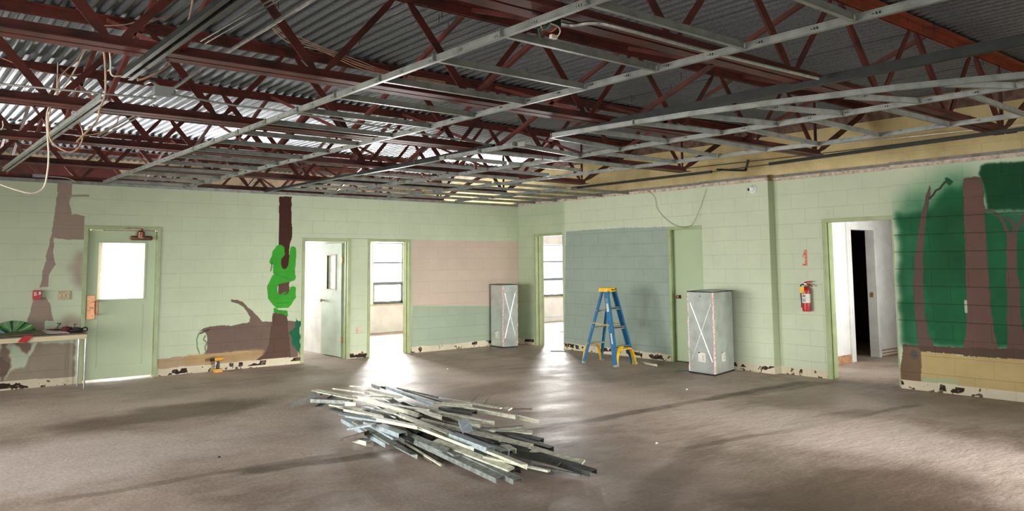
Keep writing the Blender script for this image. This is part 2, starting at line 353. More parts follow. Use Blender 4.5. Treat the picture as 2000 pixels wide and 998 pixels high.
PL.poly(A([(255, 690), (275, 640), (310, 620), (372, 640), (372, 700)]), (158, 146, 130), .02, .03, .05, .8)
for q in ([(0, 748), (70, 748), (40, 800), (60, 850), (30, 880), (20, 925), (0, 930)], [(60, 748), (150, 748), (118, 800)], [(155, 748), (330, 748), (328, 915), (20, 920), (45, 870), (110, 850)]):
    PL.poly(A(q), (126, 108, 96) if q[0][0] != 155 else (148, 136, 118), .02, .012, .08)
PL.poly(A([(25, 760), (50, 745), (125, 800), (100, 860), (50, 850), (70, 810)]), (182, 196, 170), .015, .01, .05, .85)
PL.stroke(A([(0, 830), (30, 850), (10, 880)]), .10, (112, 94, 84), .02)
PL.stroke(A([(158, 748), (130, 800)]), .035, (192, 202, 178), .004)
PL.poly(A([(697, 820), (880, 800), (1500, 770), (1500, 860), (697, 880)]), (172, 150, 118), .012, .006, .10)
log = (108, 90, 80)
PL.poly(B([(15, 778), (45, 752), (90, 742), (150, 736), (205, 738), (250, 728), (298, 720), (302, 690), (285, 660), (262, 635), (232, 617), (198, 610), (196, 598), (225, 597), (258, 608), (284, 635), (318, 660), (345, 690), (368, 716), (440, 716), (500, 712), (560, 714), (560, 912), (380, 905), (340, 880), (280, 872), (160, 885), (60, 893), (25, 885)]), log, .006, .004, .07)
PL.poly(B([(60, 893), (160, 885), (290, 870), (380, 868), (370, 905), (200, 930), (-60, 950), (-60, 905)]), (168, 140, 100), .02, .02, .10)
PL.stroke(B([(36, 800), (36, 860)]), .17, (186, 200, 170), .004)
PL.stroke(B([(22, 780), (12, 810), (14, 860), (28, 888)]), .018, (120, 132, 104), .004)
PL.stroke(B([(60, 790), (50, 815), (66, 830), (55, 850), (60, 880)]), .02, (120, 120, 100), .008)
PL.stroke(B([(28, 780), (80, 760)]), .02, (74, 58, 50), .004)
PL.poly(B([(330, 925), (380, 890), (402, 840), (412, 760), (425, 670), (500, 672), (508, 760), (516, 850), (522, 920)]), (88, 66, 56), .006, .006)
PL.poly(B([(510, 775), (530, 760), (545, 745), (548, 700), (558, 712), (572, 716), (572, 890), (545, 860), (525, 835), (530, 800)]), (26, 96, 64), .015, .006, .1)
PL.poly(B([(458, 38), (526, 38), (524, 140), (530, 240), (514, 310), (514, 400), (512, 570), (455, 570), (452, 400), (457, 300)]), (66, 36, 28), .008, .003, .1)
PL.poly(B([(455, 500), (512, 500), (512, 570), (452, 570)]), (92, 66, 56), .004, .003, .08)
sn = (58, 154, 44)
PL.stroke(B([(418, 393), (428, 378), (446, 350), (462, 328), (472, 345), (458, 372), (446, 405), (452, 440), (480, 462), (515, 452), (528, 415), (534, 325)]), [.07, .10, .15, .16, .11, .09, .13, .16, .16, .17, .12, .10], sn, .006, 0, .08)
PL.stroke(B([(528, 475), (480, 478), (440, 488), (420, 530), (424, 575), (450, 604), (500, 604), (525, 578), (532, 542)]), [.13, .15, .16, .16, .17, .19, .19, .15, .11], sn, .006, 0, .08)
PL.poly(B([(418, 580), (520, 590), (510, 640), (440, 645), (420, 610)]), sn, .004, 0, .08)
PL.poly(B([(428, 640), (455, 652), (500, 655), (508, 688), (470, 672), (428, 668)]), (52, 142, 40), .004)
PL.stroke(B([(445, 618), (510, 612)]), .02, (50, 136, 40), .004); PL.stroke(B([(430, 455), (520, 490)]), .02, (52, 140, 42), .004)
PL.stroke(B([(418, 395), (417, 425), (412, 442)]), .016, (60, 110, 50), .004)
PL.stroke(B([(440, 585), (490, 560)]), .03, (54, 148, 44), .004, .02)
for k in range(1, 13):
    line = np.clip(1.3-np.abs(PL.Z-k*CH0-(PL.n2-.5)*.004)/.006, 0, 1)*(.4+.6*PL.n2)
    PL.put(line*.05, (60, 60, 46))
PL.base_band()
MT['paint_left'] = PL.material('painted_block_left', 0)
# right wall, coordinate y
PR = Paint(-9.4, .05, 2.70)
PR.put(np.ones((PR.h, PR.w)), (196, 204, 178), .03)
Cc = lambda pts: Z5(pts, lambda x, y: wr(x, y, -.07), 1740, 300, 3.838)
D = lambda pts: Z5(pts, lambda x, y: wr(x, y, -.07), 1740, 550, 3.992)
PR.poly([(-1.42, 2.7), (.1, 2.7), (.1, 0), (-1.42, 0)], (176, 188, 158), .002, .01, .03)
PR.poly([wr(1105, 452, -.07), wr(1150, 449, -.07), wr(1220, 445, -.07), (-3.80, wr(1310, 443, -.07)[1]), (-3.80, 0), (-1.36, 0)], (148, 162, 150), .010, .004, .04)
PR.poly([(-5.70, 2.7), (-5.635, 2.7), (-5.635, 0), (-5.70, 0)], (182, 192, 162), .002, 0, .03)  # shaded side of the pilaster step, painted slightly darker into the wall
G1, G2 = (26, 92, 56), (20, 76, 42)
PR.poly(Cc([(10, 420), (25, 470), (45, 470), (200, 470), (560, 420), (700, 430), (700, 180), (560, 100), (420, 105), (260, 150), (160, 230), (80, 300)]), (122, 160, 124), .06, .10, .10, .8)
PR.poly(Cc([(60, 460), (300, 470), (560, 450), (560, 190), (440, 180), (330, 330), (250, 300), (150, 330), (90, 380)]), (52, 118, 84), .06, .09, .2, .7)
PR.poly(Cc([(40, 455), (200, 452), (300, 400), (380, 300), (420, 240), (520, 270), (560, 200), (700, 190), (700, 430), (1300, 430), (1300, 1480), (80, 1440)]), G1, .03, .035, .16)
PR.poly(Cc([(410, 300), (500, 295), (555, 320), (555, 800), (300, 900), (300, 560), (390, 420)]), G2, .05, .08, .14, .7)
PR.poly(Cc([(40, 452), (560, 445), (560, 470), (46, 480)]), G2, .02, .03, .1, .7)
PR.poly(Cc([(655, 150), (665, 95), (700, 75), (840, 66), (1300, 40), (1300, 425), (720, 420), (690, 200)]), (14, 68, 38), .012, .012, .10)
PR.poly(Cc([(720, 425), (1300, 430), (1300, 620), (960, 560), (860, 470)]), (60, 106, 84), .04, .06, .1, .75)
for k in range(9):
    uu, zz = -7.45-random.random()*.3, .45+random.random()*1.4
    PR.stroke([(uu, zz), (uu-.05+random.random()*.1, zz+.12)], .14, (58, 116, 84), .03, .12, .1, .35)
tr = (104, 78, 70)
PR.poly(Cc([(294, 235), (300, 262), (297, 330), (286, 345), (283, 380), (268, 460), (256, 560), (244, 700), (242, 800), (245, 1000)])+D([(250, 60), (262, 230), (290, 400), (340, 520), (215, 520), (200, 400), (185, 250), (178, 60)])+Cc([(170, 1000), (178, 800), (190, 700), (205, 600), (218, 500), (240, 420), (257, 340), (262, 310)]), (96, 76, 70), .005, .004, .06)
PR.stroke(Cc([(290, 335), (320, 308), (335, 280), (365, 262), (385, 235), (408, 210)]), .022, (60, 48, 44), .006)
PR.poly(Cc([(408, 180), (425, 172), (470, 210), (440, 235), (410, 215)]), (28, 84, 56), .012, .004)
PR.poly(Cc([(540, 195), (560, 178), (600, 180), (640, 170), (684, 180), (688, 230), (700, 350), (712, 560), (720, 700), (732, 900)])+D([(768, 0), (780, 200), (800, 380), (840, 530), (560, 530), (590, 380), (592, 200), (588, 0)])+Cc([(560, 900), (556, 700), (552, 560), (545, 400), (541, 300)]), tr, .006, .004, .07)
PR.stroke(Cc([(905, 620), (905, 800), (912, 1000)]), [.10, .105, .12], (98, 76, 68), .005); PR.stroke(D([(955, 0), (958, 260), (975, 400), (985, 530)]), [.12, .14, .16, .2], (96, 74, 66), .005)
for q, wd in (([(902, 640), (868, 575), (850, 520), (820, 480), (780, 440), (720, 425), (700, 418)], [.06, .045, .035, .03, .025, .02, .012]), ([(918, 610), (935, 560), (905, 510), (870, 485), (820, 480)], [.05, .035, .025, .02, .01]), ([(920, 615), (950, 560), (975, 500), (1010, 440)], [.05, .035, .03, .02]), ([(960, 525), (1000, 505), (1060, 480)], [.025, .02, .01])):
    PR.stroke(Cc(q), wd, (92, 78, 70), .005)
PR.poly(D([(98, 490), (330, 505), (800, 520), (2200, 570), (2200, 640), (1038, 608), (640, 585), (450, 560), (235, 542), (98, 520)]), (86, 68, 56), .010, .006, .1)
PR.poly(D([(98, 505), (215, 512), (240, 560), (243, 782), (60, 770)]), (112, 90, 68), .004, .002, .12)
PR.stroke(D([(178, 560), (180, 575)]), .085, (82, 84, 74), .006, .02)
PR.poly(D([(232, 542), (330, 552), (445, 560), (520, 575), (640, 585), (900, 600), (2200, 650), (2200, 1100), (240, 1100)]), (184, 162, 112), .008, .003, .07)
PR.poly(D([(245, 745), (330, 752), (400, 756), (525, 762), (527, 880), (245, 860)]), (160, 176, 140), .012, .012, .06, .8)
PR.stroke([wr(1886, 588, -.07), wr(1887, 609, -.07)], .03, (176, 180, 160), .002)
for k in range(1, 13):          # grime in the bed joints, strongest where the mural was painted
    z_ = k*CH0; wob = (PR.n2-.5)*.004; line = np.clip(1.3-np.abs(PR.Z-z_-wob)/.006, 0, 1)*(.55+.45*PR.n2)
    PR.put(line*np.where((PR.U < -7.31) & (PR.Z > .62) & (PR.Z < 2.2), .6, np.where((PR.Z < 2.1), .06, .03)), (26, 40, 30))
PR.base_band()
MT['paint_right'] = PR.material('painted_block_right', 1)
# ------------------------------------------------------------------ walls of blocks
CH, BL = H/13, .405
def rects_minus(r, holes):
    out = [r]
    for (a0, a1, b0, b1) in holes:
        nxt = []
        for (u0, u1, z0, z1) in out:
            if a1 <= u0 or a0 >= u1 or b1 <= z0 or b0 >= z1: nxt.append((u0, u1, z0, z1)); continue
            if z0 < b0: nxt.append((u0, u1, z0, b0))
            if z1 > b1: nxt.append((u0, u1, b1, z1))
            m0, m1 = max(z0, b0), min(z1, b1)
            if u0 < a0: nxt.append((u0, a0, m0, m1))
            if u1 > a1: nxt.append((a1, u1, m0, m1))
        out = nxt
    return [q for q in out if q[1]-q[0] > .02 and q[3]-q[2] > .02]
_bcache = {}
def block_mesh(w_, h, kind, m, g=.0003, ch=.0013, dp=.03):
    """front face looks along -n; local frame built for axis 'y' (left wall) or 'x' (right wall)"""
    key = (round(w_, 3), round(h, 3), kind, m.name)
    if key in _bcache: return _bcache[key]
    a, b = w_/2-g, h/2-g; P = []
    for (k, d) in ((1, dp), (1, ch), (0, 0)):
        x, z = (a, b) if k else (a-ch, b-ch)
        P += [(-x, d, -z), (x, d, -z), (x, d, z), (-x, d, z)]
    F_ = [(8, 9, 10, 11)]
    for i in range(4):
        j = (i+1) % 4; F_ += [(i, j, 4+j, 4+i), (4+i, 4+j, 8+j, 8+i)]
    if kind == 'x': P = [(d, -x, z) for (x, d, z) in P]
    me = bpy.data.meshes.new('block'); me.from_pydata(P, [], F_); me.materials.append(m)
    bm = bmesh.new(); bm.from_mesh(me); bmesh.ops.recalc_face_normals(bm, faces=bm.faces)
    n = Vector((0, -1, 0)) if kind == 'y' else Vector((-1, 0, 0))
    big = max(bm.faces, key=lambda f: f.calc_area() if abs(f.normal.dot(n)) > .9 else 0)
    if big.normal.dot(n) < 0: bmesh.ops.reverse_faces(bm, faces=bm.faces)
    bm.to_mesh(me); bm.free(); _bcache[key] = me; return me
def blocks(parent, kind, off, u0, u1, z0, z1, holes, m, joined=None, start=0.0, row0=0):
    """off(u) gives the face plane; joined is an MB that takes the pieces instead of objects"""
    nrow = int(round((z1-z0)/CH+.49))
    for r in range(nrow):
        za, zb = z0+r*CH, min(z0+(r+1)*CH, z1)
        if zb-za < .03: continue
        u = u0-((r+row0) % 2)*BL/2-start
        while u < u1:
            a, b = max(u, u0), min(u+BL, u1); u += BL
            if b-a < .02: continue
            for q in rects_minus((a, b, za, zb), holes):
                me = block_mesh(q[1]-q[0], q[3]-q[2], kind, m); cu, cz = (q[0]+q[1])/2, (q[2]+q[3])/2
                p = (cu, off, cz) if kind == 'y' else (off, cu, cz)
                if joined is not None:
                    joined.add([Vector(v.co)+Vector(p) for v in me.vertices], [tuple(f.vertices) for f in me.polygons])
                else:
                    o = bpy.data.objects.new('block', me); C.objects.link(o); o.location = p; o.parent = parent
def backing(mb, kind, f0, f1, u0, u1, z0, z1, holes):
    for q in rects_minus((u0, u1, z0, z1), holes):
        if kind == 'y': mb.box(q[0], q[1], f0, f1, q[2], q[3])
        else: mb.box(f0, f1, q[0], q[1], q[2], q[3])
DECK = 3.50
XR = 6.2
# openings of the left wall (x0,x1,z0,z1)
hD1 = (-7.577, -6.60, 0, 2.095); hO1 = (-4.470, -3.615, 0, 1.972); hO2 = (-3.295, -2.445, 0, 1.975)
holesL = [hD1, hO1, hO2]
mb = MB(); backing(mb, 'y', .006, .20, WL, 0.0, 0, H, holesL)
wall_left = struct(mb.build('wall_left', MT['paint_left']))
mb = MB(); mb.box(WL, -9.155, 0, .006, 0, H); struct(mb.build('wall_end', MT['plain'], wall_left))
blocks(wall_left, 'y', 0.0, -9.155, 0, 0, H, holesL, MT['paint_left'])
mb = MB(); mb.box(WL, 0, -.004, .20, H, H+.03)
top = mb.build('wall_cap', MT['cream'], wall_left)
# right wall segments: (y0, y1, face x)
SEG = [(-1.345, .20, 0.0), (-3.80, -1.345, -.07), (-4.50, -3.80, -.07), (-5.645, -4.50, -.14), (-7.31, -5.645, 0.0), (WB, -7.31, -.07)]
hO3 = (-1.345, -.49, 0, 2.095); hD4 = (-4.50, -3.80, 0, 2.09); hO5 = (-7.31, -6.345, 0, 2.09)
holesR = [hO3, hD4, hO5]
mb = MB()
for (a, b, x) in SEG: backing(mb, 'x', x+.006, .20, a, b, 0, H, holesR)
wall_right = struct(mb.build('wall_right', MT['paint_right']))
cnt = 0
for (a, b, x) in SEG:
    a2 = max(a, -9.35)
    blocks(wall_right, 'x', x, a2, min(b, 0.0), 0, H, holesR, MT['paint_right'], start=(a2+9.35) % BL)
mb = MB(); mb.box(-.07, -.064, WB, -9.35, 0, H); mb.build('wall_end', MT['plain'], wall_right)
# upper part of that wall, up to the deck: yellow paint, bare brown blocks at the top
zy = H+3*CH+.03
mb = MB(); mb.box(.005, .20, WB, 4.2, H, DECK+.04); up = struct(mb.build('wall_right_upper', MT['yellowwall']))
mb = MB(); blocks(None, 'x', 0.0, -14.0, 4.0, H, zy, [], MT['yellowwall'], joined=mb); o = mb.build('yellow_blocks', MT['yellowwall'], up); o['kind'] = 'stuff'
mb = MB(); blocks(None, 'x', -.006, -14.0, 1.2, zy, DECK, [], MT['brownblock'], joined=mb, row0=1); o = mb.build('bare_blocks', MT['brownblock'], up); o['kind'] = 'stuff'
mb = MB(); blocks(None, 'x', -.006, 1.2, 4.0, zy, DECK, [], MT['rawblock'], joined=mb, row0=1); o = mb.build('bare_blocks', MT['rawblock'], up); o['kind'] = 'stuff'
# wall angle trim
mb = MB()
for (a, b, x) in SEG:
    a = max(a, -14.9)
    mb.box(x-.022, x+.004, a, min(b, 0), 2.705, 2.74)
trim1 = struct(mb.build('trim_1', MT['tbargrey']))
mb = MB()
for (a, b, x) in SEG: mb.box(x-.008, x+.02, max(a, -14.9), min(b, 0), H, 2.705)
trim2 = struct(mb.build('trim_2', mat('pale_trim', (190, 172, 156), .6, 0, .2, 18)))
mb = MB(); mb.box(-9.3, 0, -.024, .0, H+.005, H+.03); mb.box(-9.3, 0, -.024, -.020, H-.015, H+.005); struct(mb.build('trim_3', MT['tbar']))
# floor
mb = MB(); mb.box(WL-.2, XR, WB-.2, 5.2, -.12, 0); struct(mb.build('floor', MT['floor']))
mb = MB(); mb.box(-60, 60, -60, 60, -.35, -.16); tag(struct(mb.build('ground', MT['ground'])), 'pale ground outside the building beyond the windows')
# unseen walls of this room with their windows
def wall_plain(name, kind, f0, f1, u0, u1, z0, z1, holes, m):
    mb = MB(); backing(mb, kind, f0, f1, u0, u1, z0, z1, holes); return struct(mb.build(name, m))
wall_plain('wall_west', 'x', WL-.2, WL, WB, 4.2, 0, DECK, [(-7.0, -1.3, 0, 2.2), (-10.2, -7.4, .95, 2.25), (-13.4, -11.0, .95, 2.25)], MT['plain'])
wall_plain('wall_rear', 'y', WB-.2, WB, WL, XR, 0, DECK, [(-12.3, -8.9, .95, 2.25), (-4.35, -2.25, 0, 2.3)], MT['plain'])
# ---- rooms behind the left wall (partitions only as high as the old ceiling)
YB = 4.05
winz = (.64, 2.04)
hw = [(-.92, -.10, *winz), (-1.80, -.98, *winz), (-4.9, -3.95, *winz), (4.25, 5.15, *winz), (3.3, 4.19, *winz), (-9.4, -5.85, .05, 2.35)]
wall_plain('wall_back', 'y', YB, YB+.2, WL, XR, 0, H, hw, MT['white'])
mb = MB(); mb.box(WL, XR, YB+.006, YB+.2, H, DECK+.04); wbu = struct(mb.build('wall_back_upper', MT['rawblock']))
mb = MB(); blocks(None, 'y', YB, -5.3, 0, H, DECK, [], MT['rawblock'], joined=mb); o = mb.build('pale_blocks', MT['rawblock'], wbu); o['kind'] = 'stuff'
mb = MB(); mb.box(-12.9, -5.55, YB-.03, YB, H-.5, DECK-.28); mb.box(-8.2, -6.3, YB-.05, YB, DECK-.4, DECK-.12); struct(mb.build('trim_4', MT['maroon']))
p1 = wall_plain('wall_partition', 'x', -3.62, -3.50, .20, YB, 0, H, [], MT['white'])
blocks(p1, 'x', -3.625, .2, 2.6, 0, H, [], MT['white'])
wall_plain('wall_closet', 'x', -5.55, -5.35, .20, YB, 0, H, [], MT['white'])
# rooms behind the right wall
wall_plain('wall_side', 'x', XR, XR+.2, WB, YB+.2, 0, DECK, [], MT['white'])
wall_plain('wall_hall', 'y', -5.70, -5.58, .20, XR, 0, 2.7, [(1.93, 2.77, 0, 2.07)], MT['white'])
wall_plain('wall_hall_far', 'y', -9.9, -9.75, .20, XR, 0, 2.7, [], MT['white'])
mb = MB(); mb.box(.2, XR, -9.9, -3.0, 2.7, 2.76); struct(mb.build('ceiling_hall', MT['white']))
mb = MB(); mb.box(.2, XR, -3.0, -2.88, 0, DECK); struct(mb.build('wall_office', MT['white']))
# dark washroom beyond the hall doorway
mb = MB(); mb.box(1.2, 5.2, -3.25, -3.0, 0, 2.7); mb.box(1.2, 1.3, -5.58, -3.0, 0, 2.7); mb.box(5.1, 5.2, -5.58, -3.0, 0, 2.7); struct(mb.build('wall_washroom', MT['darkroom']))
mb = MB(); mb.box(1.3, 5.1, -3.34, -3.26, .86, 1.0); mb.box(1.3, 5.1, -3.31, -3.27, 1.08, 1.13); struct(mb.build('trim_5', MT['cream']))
mb = MB()
mb.box(1.90, 1.98, -5.715, -5.56, 0, 2.10); mb.box(2.72, 2.80, -5.715, -5.56, 0, 2.10); mb.box(1.98, 2.72, -5.715, -5.56, 2.02, 2.10); mb.box(1.83, 1.87, -5.73, -5.70, 0, 2.14)
struct(mb.build('trim_6', MT['white'], bevel=.006))
mb = MB(); mb.box(2.705, 2.72, -5.66, -5.62, .95, 1.03); struct(mb.build('trim_7', MT['brass']))
mb = MB(); mb.box(.2, 1.83, -5.712, -5.70, 0, .12); mb.box(2.80, XR, -5.712, -5.70, 0, .02); mb.box(2.80, XR, -5.712, -5.70, .05, .065); mb.box(2.80, XR, -5.712, -5.70, .095, .115)
struct(mb.build('baseboard_hall', mat('adhesive_base', (186, 140, 104), .7, 0, .2, 20)))
# side office curb seen through the far opening
mb = MB(); mb.box(3.0, 5.6, YB-.22, YB, 0, .1); mb.box(2.2, 2.5, 1.2, 1.26, 0, .03); struct(mb.build('baseboard_office', MT['white']))
# ------------------------------------------------------------------ windows of the back rooms
def window(n, x0, x1, y, z0=.64, z1=2.04):
    f = MB(); t = .03
    f.box(x0, x0+t, y, y+.05, z0, z1); f.box(x1-t, x1, y, y+.05, z0, z1); f.box(x0, x1, y, y+.05, z0, z0+t); f.box(x0, x1, y, y+.05, z1-t, z1)
    a, b = z0+(z1-z0)*.345, z0+(z1-z0)*.672
    f.box(x0, x1, y-.005, y+.05, a-.02, a+.02); f.box(x0, x1, y-.005, y+.05, b-.02, b+.02)
    w_ = struct(f.build('window_%d' % n, MT['tbardark' if n > 9 else 'bluegrey'], bevel=.003))
    s_ = MB(); s_.box(x0+t, x1-t, y-.012, y+.03, z0+t, z0+t+.035); s_.box(x0+t, x1-t, y-.012, y+.03, a-.05, a-.02); s_.box(x0+t, x0+t+.03, y-.012, y+.03, z0+t, a-.02); s_.box(x1-t-.03, x1-t, y-.012, y+.03, z0+t, a-.02)
    s_.build('vent_sash', MT['bluegrey'], w_)
    h = MB(); h.box((x0+x1)/2-.05, (x0+x1)/2+.05, y-.035, y-.012, z0+t+.01, z0+t+.04); h.build('latch', MT['alu'], w_)
    for (q0, q1) in ((z0+t, a-.02), (a+.02, b-.012), (b+.012, z1-t)):
        g = MB(); g.box(x0+t, x1-t, y+.022, y+.027, q0, q1); g.build('pane', MT['glass'], w_)
    s = MB(); s.box(x0-.02, x1+.02, y-.10, y+.02, z0-.035, z0); s.build('window_sill', MT['cream'], w_)
MT['bluegrey'] = mat('blue_grey_steel', (118, 130, 136), .5, .1, .1, 20)
for n, (x0, x1) in enumerate([(-.92, -.10), (-1.80, -.98), (-4.9, -3.95), (4.25, 5.15), (3.3, 4.19)]): window(n+1, x0, x1, YB+.08)
# posts of the porch seen through the glass of the exit door
mb = MB(); mb.box(-7.28, -7.12, 1.1, 1.2, 0, 2.6); tag(mb.build('porch_post', MT['beige']), 'cream post seen through the glass of the green exit door', 'post')
mb = MB(); mb.box(-7.42, -7.36, .9, 1.0, 0, 2.6); tag(mb.build('porch_rail', MT['bluefab']), 'narrow blue-grey upright at the left edge of the exit door glass', 'post')
# ------------------------------------------------------------------ doors and frames
FR = MT['frame']
def frame_left(n, h, depth=.20):
    x0, x1, _, z1 = h; f = MB(); t = .05
    for (a, b) in ((x0, x0+t), (x1-t, x1)): f.box(a, b, -.014, .03, 0, z1)
    f.box(x0+t, x1-t, -.014, .03, z1-t, z1)
    # rebated reveal
    for (a, b, c) in ((x0, x0+.028, .03), (x1-.028, x1, .03)): f.box(a, b, c, depth+.01, 0, z1-.028)
    f.box(x0+.028, x1-.028, .03, depth+.01, z1-.028, z1)
    for (a, b) in ((x0+.028, x0+.044), (x1-.044, x1-.028)): f.box(a, b, .075, .125, 0, z1-.044)
    f.box(x0+.044, x1-.044, .075, .125, z1-.044, z1-.028)
    return struct(f.build('door_frame_%d' % n, FR, bevel=.003))
frame_left(1, hD1); frame_left(2, hO1); frame_left(3, hO2)
def frame_right(n, h, xl, depth=.20, left=True):
    """frame in the right wall: face plane xl at its far jamb; near jamb recessed behind the proud blockwork"""
    y0, y1, _, z1 = h; f = MB(); t = .05
    f.box(xl-.014, xl+.03, y1-t, y1, 0, z1); f.box(xl-.014, xl+.03, y0+.0, y1-t, z1-t, z1); f.box(xl-.004, xl+.03, y0, y0+t, 0, z1-t)
    f.box(xl+.03, depth+.01, y1-.028, y1, 0, z1); f.box(xl+.03, depth+.01, y0, y0+.028, 0, z1); f.box(xl+.03, depth+.01, y0+.028, y1-.028, z1-.028, z1)
    f.box(xl+.075, xl+.125, y1-.044, y1-.028, 0, z1-.044); f.box(xl+.075, xl+.125, y0+.028, y1-.028, z1-.044, z1-.028)
    return struct(f.build('door_frame_%d' % n, FR, bevel=.003))
frame_right(4, hO3, 0.0); frame_right(5, hD4, -.07); frame_right(6, hO5, 0.0)
# exit door with glass
x0, x1, zt = -7.525, -6.648, 2.035; gx0, gx1, gz0, gz1 = -7.402, -6.79, 1.085, 1.875
d = MB()
for q in rects_minus((x0, x1, .03, zt), [(gx0, gx1, gz0, gz1)]): d.box(q[0], q[1], .03, .074, q[2], q[3])
door1 = struct(d.build('door_1', MT['door']))
d = MB()
for (a, b, c, e) in ((gx0-.012, gx0+.012, gz0, gz1), (gx1-.012, gx1+.012, gz0, gz1), (gx0, gx1, gz0-.012, gz0+.012), (gx0, gx1, gz1-.012, gz1+.012)): d.box(a, b, .022, .08, c, e)
d.build('glazing_bead', MT['door'], door1, bevel=.003)
d = MB(); d.box(gx0, gx1, .05, .056, gz0, gz1); d.build('pane', MT['glass'], door1)
d = MB(); pa = (-7.375, -6.80, .20, 1.0); t = .008
for (a, b, c, e) in ((pa[0], pa[0]+t, pa[2], pa[3]), (pa[1]-t, pa[1], pa[2], pa[3]), (pa[0], pa[1], pa[2], pa[2]+t), (pa[0], pa[1], pa[3]-t, pa[3])): d.box(a, b, .026, .032, c, e)
d.build('panel_moulding', MT['door'], door1)
d = MB(); d.box(-7.51, -7.405, .018, .03, .835, 1.155); hp = d.build('push_plate', MT['brass'], door1, bevel=.004)
tag(hp, 'worn copper-coloured handle plate')
d = MB(); d.tube(smoothpath([(-7.39, .03, 1.08), (-7.39, -.03, 1.07), (-7.39, -.035, 1.0), (-7.39, -.035, .92), (-7.39, -.01, .90), (-7.39, .03, .90)], 5), .013, 8); d.build('pull_handle', MT['brass'], hp, smooth=True)
d = MB(); d.box(-7.45, -7.41, .01, .018, 1.06, 1.075); d.box(-7.47, -7.43, .008, .018, .98, 1.0); d.build('key_slot', MT['bronze'], hp)
for z in (.25, 1.03, 1.82):
    d = MB(); d.lathe([(.009, -.05), (.009, .05)], (-6.645, .022, z), 'z', 10); d.build('hinge', MT['door'], door1)
cl = empty('door_closer', (-6.86, .0, 1.975)); tag(cl, 'bronze-coloured door closer at the top of the exit door', 'door closer')
d = MB(); d.lathe([(.022, -.14), (.032, -.125), (.032, .125), (.022, .14)], (-6.86, -.018, 1.935), 'x', 16); d.build('cylinder_body', MT['bronze'], cl, smooth=True).location = (6.86, 0, -1.975)
d = MB(); d.lathe([(.05, 0), (.05, .075), (.035, .09), (.022, .10), (.022, .125)], (-6.87, -.02, 1.94), 'z', 18); d.build('gear_housing', MT['bronze'], cl, smooth=True).location = (6.86, 0, -1.975)
d = MB(); d.bar((-6.87, -.03, 2.068), (-7.09, -.05, 2.064), .022, .008); d.bar((-7.09, -.05, 2.064), (-7.02, -.015, 2.075), .018, .008); d.build('arm', MT['bronze'], cl).location = (6.86, 0, -1.975)
# closet door, open into the little room
d2 = MB(); hx, hy, dw = -3.668, .215, .74; gy0, gy1 = .36, .36+.30
for q in rects_minus((.215, .215+dw, .015, 1.905), [(.43, .74, 1.13, 1.70)]): d2.box(hx, hx+.04, q[0], q[1], q[2], q[3])
door2 = struct(d2.build('door_2', MT['palegreen']))
d = MB(); d.box(hx+.016, hx+.024, .43, .74, 1.13, 1.70); d.build('pane', mat('frosted_light', (214, 220, 206), .4), door2)
d = MB()
for (a, b, c, e) in ((.41, .43, 1.11, 1.72), (.74, .76, 1.11, 1.72), (.43, .74, 1.11, 1.13), (.43, .74, 1.70, 1.72)): d.box(hx-.008, hx+.048, a, b, c, e)
d.build('glazing_bead', MT['cream'], door2)
for s_ in (-1, 1):
    d = MB(); d.lathe([(.012, 0), (.012, s_*.04), (.026, s_*.05), (.028, s_*.07), (.012, s_*.082)], (hx+.02, .88, .93), 'x', 12); d.build('door_knob', MT['brass'], door2, smooth=True)
for z in (.30, 1.62):
    d = MB(); d.box(-3.672, -3.632, .19, .215, z-.05, z+.05); d.build('hinge', MT['brass'], door2)
# closed door in the right wall
d = MB(); d.box(.02, .064, -4.47, -3.83, .012, 2.058); door4 = struct(d.build('door_4', MT['door']))
d = MB(); d.lathe([(.03, 0), (.03, -.006), (.011, -.012), (.011, -.04), (.026, -.05), (.028, -.07), (.012, -.082)], (.02, -3.93, 1.0), 'x', 14); d.build('door_knob', MT['bronze'], door4, smooth=True)
# ------------------------------------------------------------------ roof: corrugated deck
ceil = struct(empty('ceiling', (0, 0, DECK)))
pitch, amp = .1056, .040; per = 12
def deck_sheet(xa, n, y0, y1, dz=0):
    vs = []; fs = []; K = n*per+1
    prof = [(xa+i*pitch/per, DECK+.048+dz-amp*math.sqrt(max(0, math.cos(2*math.pi*i/per)+.12)/1.12)) for i in range(K)]
    for y in (y0, y1):
        for (x, z) in prof: vs.append((x, y, z-DECK))
        for (x, z) in prof: vs.append((x, y, z+.002-DECK))
    for i in range(K-1):
        fs.append((i, i+1, 2*K+i+1, 2*K+i)); fs.append((K+i, 3*K+i, 3*K+i+1, K+i+1))
    m = MB(); m.add(vs, fs); return m.build('deck_sheet', MT['deck'], ceil, smooth=True)
x = WL; k = 0
while x < XR:
    n = 8
    for j, (a, b) in enumerate(((-15.1, -9.02), (-9.06, -3.12), (-3.16, 4.2))): deck_sheet(x, n, a, b, -.0022*((k+j) % 2)-.002*(j % 2))
    x += pitch*8; k += 1
mb = MB(); mb.box(WL-.2, XR+.2, WB-.2, 4.3, DECK+.07-DECK, DECK+.17-DECK); mb.build('roof_shade_slab', MT['tbardark'], ceil)  # unseen slab added above the deck to block light
for k in range(46):
    px, py = random.uniform(-8.5, -.4), random.uniform(-9.5, -2.0)
    m = MB(); m.tube([(px, py, .01), (px+.004, py, -.05-random.random()*.05)], .0028, 5); m.build('hanger_stub', MT['black'], ceil)
